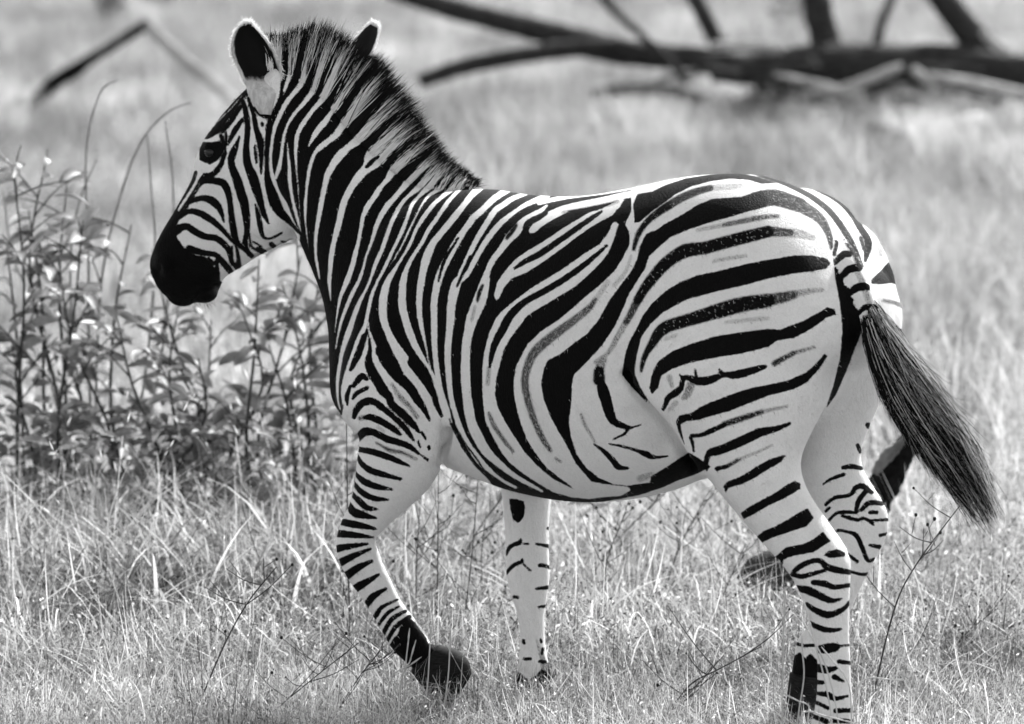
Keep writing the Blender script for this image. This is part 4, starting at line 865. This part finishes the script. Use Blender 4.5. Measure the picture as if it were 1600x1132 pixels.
# arching dry stalks
def pixel_stalk(pts, Y, rad, mat, name, root, sides=6):
    q = [P(x, y, Y) for x, y in pts]; v, f = tube_mesh(q, np.linspace(rad, rad * .45, len(q)), sides, sub=5); return keep(mesh_obj(name, v, f, mat, None, True), root)
bs = G(170, 860); sroot = empty("dry_stalks", tuple(bs)); tag(sroot, "tall thin dry stalks arching over the leafy shrub", "stalks")
for pl in ([(150,850),(140,600),(138,400),(134,260),(142,190),(160,140),(185,125)], [(150,850),(150,620),(160,430),(190,300),(222,220),(262,176),(300,160)], [(175,850),(225,600),(242,400),(236,290),(230,206)], [(180,850),(245,600),(268,400),(270,283),(258,190)], [(165,850),(125,620),(110,440),(120,330),(150,250)], [(160,850),(90,640),(60,500),(20,400),(5,300)]):
    pixel_stalk(pl, float(bs[1]), .0045, m_stem, "stalk", sroot)

# ================================================================== twiggy weeds
mb = MatB("seed"); m_seed = mb.done(mb.principled(.015, .8, .2))
def weed(pts, label, twigs=6, heads=5, rad=.0022, Y=None, mat=None, grp=None):
    b = G(*pts[0]) if Y is None else P(pts[0][0], pts[0][1], Y); Yd = float(b[1]); b0 = b.copy(); b0[2] = 0.0
    root = empty("dry_weed", tuple(b0)); tag(root, label, "weed", grp)
    q = [b0 - [0, 0, .01]] + [P(x, y, Yd) for x, y in pts[(0 if Y is not None else 1):]]
    v, f = tube_mesh(q, np.linspace(rad, rad * .5, len(q)), 6, sub=5); keep(mesh_obj("stem", v, f, mat or m_twig, None, True), root)
    cv = catmull(q, 10); parts, hd = [], []
    for _ in range(twigs):
        a_ = cv[int(rt(.25, .95) * (len(cv) - 1))]; az = rt(0, 6.28); e_ = a_ + np.array([math.cos(az), .5 * math.sin(az), rt(.35, 1.2)]) * rt(.05, .14)
        parts.append(tube_mesh([a_, (a_ + e_) / 2 + [0, 0, -.008], e_], [rad * .6, rad * .5, rad * .3], 5, sub=3))
        e2 = a_ + (e_ - a_) * .6; e3 = e2 + np.array([rt(-.05, .05), rt(-.03, .03), rt(.02, .06)]); parts.append(tube_mesh([e2, (e2 + e3) / 2, e3], [rad * .4, rad * .35, rad * .2], 4, sub=2)); hd += [e_, e3]
    for t_ in parts: keep(mesh_obj("twig", t_[0], t_[1], mat or m_twig, None, True), root)
    random.shuffle(hd)
    for h_ in hd[:heads]:
        r_ = rt(.0022, .0048); secs = [(h_ + np.array([0, 0, 1]) * r_ * t * 1.2, np.array([1, 0, 0]) * r_ * math.sqrt(1 - t * t), np.array([0, 1, 0]) * r_ * math.sqrt(1 - t * t)) for t in (-.9, -.4, .2, .85)]
        v, f, _, _ = ring_tube(secs, 7, sub=1, cap=(.1, .1)); keep(mesh_obj("seed_head", v, f, m_seed, None, True), root)
weed([(548,1040),(544,860),(541,640)], "single straight dark weed stem just left of the lifted foreleg")
weed([(652,1010),(650,900),(656,795)], "short dark weed stem behind the lifted foreleg's knee")
weed([(682,1010),(684,860),(685,735)], "straight dark weed stem rising to the zebra's elbow", 8)
weed([(716,1020),(734,900),(748,738)], "leaning dark weed stem between lifted foreleg and standing foreleg", 8)
weed([(690,960),(735,850),(785,775)], "slanting weed with dark seed heads beside the standing foreleg", 9, 9)
weed([(760,980),(752,880),(760,800)], "small twiggy weed left of the standing foreleg's knee", 7, 8)
weed([(880,960),(960,850),(1040,770)], "weed slanting up to the belly behind the standing foreleg", 10, 10)
weed([(935,1000),(948,880),(978,800)], "upright twiggy weed under the middle of the belly", 8, 10)
weed([(1020,980),(1060,860),(1110,765)], "leaning weed in front of the hind leg's thigh", 9, 10)
weed([(1100,1010),(1130,930),(1165,850)], "small weed close to the hind leg's shin", 7, 7)
weed([(1358,1110),(1395,960),(1430,885),(1500,790)], "long dark curved weed stem right of the hind legs", 7, 5, .0026)
weed([(300,1130),(345,1020),(385,945),(432,886)], "dark forked weed twig in the open grass before the lifted hoof", 6, 3, .0026, Y=.08)
weed([(420,1120),(490,1060),(560,1005)], "low dark tangle of twigs below the lifted foreleg", 10, 4, .0022, Y=.06)
weed([(520,1125),(560,1060),(600,1010)], "dark bent twig under the fetlock of the lifted foreleg", 8, 3, .002, Y=.07)
weed([(1050,1110),(1080,1069),(1125,1045),(1190,1010)], "dark sprawling twig between standing foreleg and hind hooves", 9, 5, .0028, Y=.07)
weed([(230,880),(280,800),(335,735)], "grey leaning stem in the grass below the shrubs", 4, 0, .003, mat=m_stem)
weed([(1470,1060),(1500,1000),(1560,950)], "dark low twig in the grass right of the hind legs", 8, 6, .002)
weed([(90,1010),(75,930),(60,850)], "thin weed in the grass left of the forked twig", 7, 3, .002)

# pale seed grasses in front of the hind legs
mb = MatB("pale straw"); m_straw = mb.done(mb.translucent_mix(.55, .35, .5, .3))
def seed_grass(bases, label):
    c = P(bases[0][0][0][0], 1132, bases[0][1]); c[2] = 0; root = empty("seed_grass", tuple(c)); tag(root, label, "grass")
    for pts, Y in bases:
        q = [P(x, y, Y) for x, y in pts]; g0 = q[0].copy(); g0[2] = 0.0; q = [g0] + q
        v, f = tube_mesh(q, [.0018] * len(q), 5, sub=4); keep(mesh_obj("stalk", v, f, m_straw, None, True), root)
        d_ = q[-1] - q[-2]; d_ /= np.linalg.norm(d_); L = rt(.03, .05)
        v, f = tube_mesh([q[-1], q[-1] + d_ * L * .4, q[-1] + d_ * L], [.0012, .0024, .0008], 6, sub=3); keep(mesh_obj("seed_head", v, f, m_straw, None, True), root)
seed_grass([([(1300,1130),(1288,1060),(1272,1000),(1262,962)], -.62), ([(1310,1130),(1290,1040),(1262,985)], -.64), ([(1246,1130),(1256,1060),(1254,1020)], -.6), ([(1252,1130),(1262,1112),(1285,1118),(1318,1126)], -.7), ([(1222,1130),(1224,1000),(1226,950)], -.55), ([(1330,1130),(1338,1080),(1356,1060),(1390,1062)], -.6), ([(1330,1100),(1322,1060),(1300,1032)], -.63), ([(1262,1130),(1264,1104),(1248,1096)], -.68)], "pale seed-headed grass stalks crossing in front of the hind hooves")
seed_grass([([(620,1130),(628,1060),(640,1035),(642,1028)], -.1), ([(690,1130),(700,1060),(703,1010)], -.08), ([(660,1130),(668,1070),(672,1005)], -.12), ([(600,1130),(612,1060),(640,1040)], -.1), ([(632,1100),(634,1040),(638,1002)], -.09)], "pale grass stalks rising in front of the lifted hoof")

# ================================================================== dead wood
mb = MatB("dead bark"); q = mb.noise(14, 5, .65, mb.scale(mb.obj(), (1, 1, 3)))
m_bark = mb.done(mb.principled(mb.grey(mb.ramp(q, .3, .75, .018, .07)), .9, .15, mb.bump(q, .9, .03)))
mb = MatB("weathered wood"); q = mb.noise(10, 5, .65, mb.scale(mb.obj(), (1, 1, 3)))
m_pale = mb.done(mb.principled(mb.grey(mb.ramp(q, .3, .7, .25, .5)), .85, .2, mb.bump(q, .7, .02)))
mb = MatB("rock"); q = mb.noise(12, 6, .65, mb.obj()); m_rock = mb.done(mb.principled(mb.grey(mb.ramp(q, .3, .7, .10, .22)), .9, .2, mb.bump(q, .8, .03)))
mb = MatB("pale rock"); q = mb.noise(12, 6, .65, mb.obj()); m_rock2 = mb.done(mb.principled(mb.grey(mb.ramp(q, .3, .7, .5, .8)), .9, .2, mb.bump(q, .8, .03)))
mb = MatB("charred wood"); q = mb.noise(30, 4, .6, mb.obj()); m_char = mb.done(mb.principled(mb.grey(mb.ramp(q, .3, .75, .004, .014)), .9, .05, mb.bump(q, .8, .02)))
def limb(pts, Y, mat, name, root, dY=0.0, jit=.07):
    """pts: (px, py, full width px)"""
    q, r = [], []
    for i, (x, y, w_) in enumerate(pts):
        Yi = Y + dY * i / max(1, len(pts) - 1); q.append(P(x, y, Yi)); r.append(w_ / 2 / PXM(Yi))
    v, f = tube_mesh(q, r, 18, jit=jit * .55, sub=6); return keep(mesh_obj(name, v, f, mat, None, True), root)
YB = 19.5; tb = P(1300, 150, YB); tb[2] = 0
tree = empty("fallen_tree", tuple(tb)); tag(tree, "fallen dead tree with dark limbs lying across the far grass", "fallen tree")
limb([(1110,110,36),(1200,108,56),(1290,100,66),(1380,102,62),(1470,100,64),(1560,110,58),(1680,120,54)], YB, m_bark, "trunk", tree)
limb([(600,-22,30),(660,0,32),(760,28,34),(850,50,38),(930,72,44),(1010,86,40),(1100,92,34),(1180,104,30)], YB, m_bark, "limb", tree, 0.0)
limb([(655,128,22),(720,106,26),(800,90,26),(880,78,28),(960,72,24)], YB - .2, m_bark, "limb", tree)
limb([(1072,-30,24),(1092,10,26),(1112,50,26),(1135,100,30)], YB + .1, m_bark, "limb", tree)
limb([(1262,-40,42),(1275,0,44),(1285,45,46),(1300,95,50)], YB + .1, m_bark, "limb", tree)
limb([(1420,-60,10),(1395,-5,13),(1378,35,14),(1368,80,18)], YB + .15, m_bark, "limb", tree)
limb([(1430,-60,36),(1470,-5,42),(1505,40,46),(1550,100,50)], YB + .1, m_bark, "limb", tree)
limb([(930,-20,14),(965,22,14),(1010,62,12),(1050,100,14),(1075,130,12)], YB - .3, m_bark, "limb", tree)
limb([(925,146,14),(985,140,20),(1050,142,18),(1100,158,14)], YB - .6, m_bark, "limb", tree)
limb([(1325,185,60),(1365,178,72),(1420,182,58)], YB - .1, m_bark, "limb", tree)  # thick dark piece added in place of the deep shade in the hollow
limb([(1180,128,40),(1260,128,44),(1340,140,40)], YB + .2, m_bark, "limb", tree)  # dark piece added in place of the shaded mass beneath the trunk
limb([(1290,148,14),(1340,132,16),(1390,112,16),(1410,104,12)], YB - .8, m_pale, "limb", tree)
limb([(1425,108,14),(1450,128,16),(1470,150,12)], YB - .8, m_pale, "limb", tree)
limb([(1450,122,18),(1520,132,20),(1600,150,22),(1680,160,20)], YB - .8, m_pale, "limb", tree)
limb([(1110,72,12),(1160,72,16),(1225,76,16)], YB - .5, m_pale, "limb", tree)
limb([(1535,50,14),(1556,70,16),(1575,82,14)], YB - .4, m_pale, "limb", tree)
for _ in range(46):                      # broken branches lying under and about the trunk
    x0_, y0_ = rt(1130, 1560), rt(105, 205); an = rt(-.5, .5) + (math.pi if random.random() < .5 else 0); L_ = rt(50, 150); x1_, y1_ = x0_ + math.cos(an) * L_, min(215, y0_ + math.sin(an) * L_ * .5 - rt(0, 18))
    limb([(x0_, y0_, rt(8, 18)), ((x0_ + x1_) / 2 + rt(-8, 8), (y0_ + y1_) / 2 - rt(0, 12), rt(7, 15)), (x1_, y1_, rt(4, 9))], YB + rt(-.9, .5), m_bark if random.random() < .8 else m_pale, "branch", tree)
b2 = G(36, 206); br = empty("dead_branch", tuple(b2)); tag(br, "dark dead branch propped up in the far grass with a pale broken end", "branch")
limb([(34,210,14),(50,168,18),(72,142,24),(95,122,21),(115,112,24),(140,94,17),(185,66,15),(232,36,18)], 19.0, m_char, "limb", br)
limb([(228,36,15),(262,70,18),(300,104,18),(345,142,15),(380,180,13),(400,206,12)], 18.9, m_pale, "limb", br)
def rock(px_, py_, w_, h_, mat, label, name="rock", dz=0.0):
    b = G(px_, py_); s_ = PXM(float(b[1])); rx, rz = w_ / 2 / s_, h_ / s_
    V, F = [], []; nu, nv = 16, 9; seeds = rng.standard_normal((6, 3)); ph = rng.uniform(0, 6.28, 6)
    for i in range(nv):
        for j in range(nu):
            th, fi = math.pi * (i / (nv - 1) - .5), 2 * math.pi * j / nu; d_ = np.array([math.cos(th) * math.cos(fi), math.cos(th) * math.sin(fi), math.sin(th)])
            k_ = 1 + .07 * np.sin(2.2 * (seeds @ d_) + ph).sum(); V.append((d_[0] * rx * k_, d_[1] * rx * .7 * k_, d_[2] * rz * .6 * k_ + rz * .35))
    for i in range(nv - 1):
        for j in range(nu): F.append((i * nu + j, i * nu + (j + 1) % nu, (i + 1) * nu + (j + 1) % nu, (i + 1) * nu + j))
    o_ = mesh_obj(name, V, F, mat, None, True); o_.location = (b[0], b[1], dz); tag(o_, label, "rock")
rock(1515, 232, 96, 62, m_rock2, "bright white stone lying in front of the fallen tree")
rock(1368, 256, 90, 72, m_rock, "low grey stone in front of the dark hollow under the fallen tree")
rock(526, 18, 36, 22, m_rock2, "small pale stone far behind the zebra's mane")
rock(1410, 834, 44, 16, m_rock, "small flat dark stone at the foot of the burnt log")
lb = P(1222, 900, 1.5); lb[2] = 0; dl = empty("weathered_log", tuple(lb)); tag(dl, "dark weathered log lying in the grass close behind the hind leg", "log")
limb([(1160,918,34),(1188,900,62),(1235,890,74),(1280,894,70)], 1.4, m_bark, "log_body", dl, 0, .08)
b3 = P(1372, 860, 2.1); b3[2] = 0; lg = empty("burnt_log", tuple(b3)); tag(lg, "black charred log leaning up behind the tail tuft", "log")
limb([(1330,900,52),(1350,830,54),(1370,778,52),(1394,735,46),(1422,690,34),(1450,648,24)], 2.1, m_char, "stump", lg, .05, .12)
limb([(1366,740,12),(1386,714,18),(1404,696,14),(1414,684,7)], 2.05, m_rock, "broken_bark", lg, 0, .3)
limb([(1412,704,16),(1445,700,22),(1480,722,18),(1520,760,14)], 2.3, m_pale, "pale_limb", lg, .1, .1)

# scrub in the distance
def scrub(px_, py_, w_, h_, label, leaves_n=260):
    b = G(px_, py_); s_ = PXM(float(b[1])); rx, rz = w_ / 2 / s_, h_ / s_; root = empty("grey_bush", tuple(b)); tag(root, label, "bush")
    for _ in range(7):
        az = rt(0, 6.28); e_ = b + np.array([math.cos(az) * rx * rt(.3, 1), math.sin(az) * rx * rt(.2, .7), rz * rt(.6, 1.1)]); v, f = tube_mesh([b, (b + e_) / 2 + [rt(-.05, .05), 0, .05], e_], [.014, .009, .004], 6, sub=3); keep(mesh_obj("stem", v, f, m_twig, None, True), root)
    V, F = [], []
    for _ in range(leaves_n):
        c = b + np.array([random.gauss(0, .4) * rx, random.gauss(0, .3) * rx, rz * rt(.15, 1.05)]); M = Matrix.Translation(Vector(c)) @ Euler((rt(-1, 1), rt(-1, 1), rt(0, 6.28)), 'XYZ').to_matrix().to_4x4() @ Matrix.Scale(rt(.7, 1.3), 4)
        o2 = len(V); me_ = random.choice(leaf_meshes); V += [tuple(M @ x.co) for x in me_.vertices]; F += [tuple(i + o2 for i in pl.vertices) for pl in me_.polygons]
    ob = mesh_obj("foliage", V, F, m_leaf, None, True); keep(ob, root); ob["kind"] = "stuff"
scrub(172, 62, 60, 70, "small dark bush behind the propped dead branch")
scrub(245, 40, 80, 70, "dark bush behind the pale end of the propped dead branch")
scrub(40, 205, 70, 40, "low grey bush before the foot of the propped dead branch", 150)
scrub(1180, 205, 130, 50, "straggly bush growing against the fallen tree's trunk", 260)
scrub(1060, 170, 110, 55, "low bush where the fallen tree's limbs fork", 220)
scrub(1460, 170, 150, 45, "low scrub between the fallen tree and the white stone", 260)
scrub(1240, 70, 110, 70, "grey bush seen between the fallen tree's upright limbs", 260)
scrub(960, 40, 120, 60, "pale grey bush beyond the fallen tree's long limb", 220)
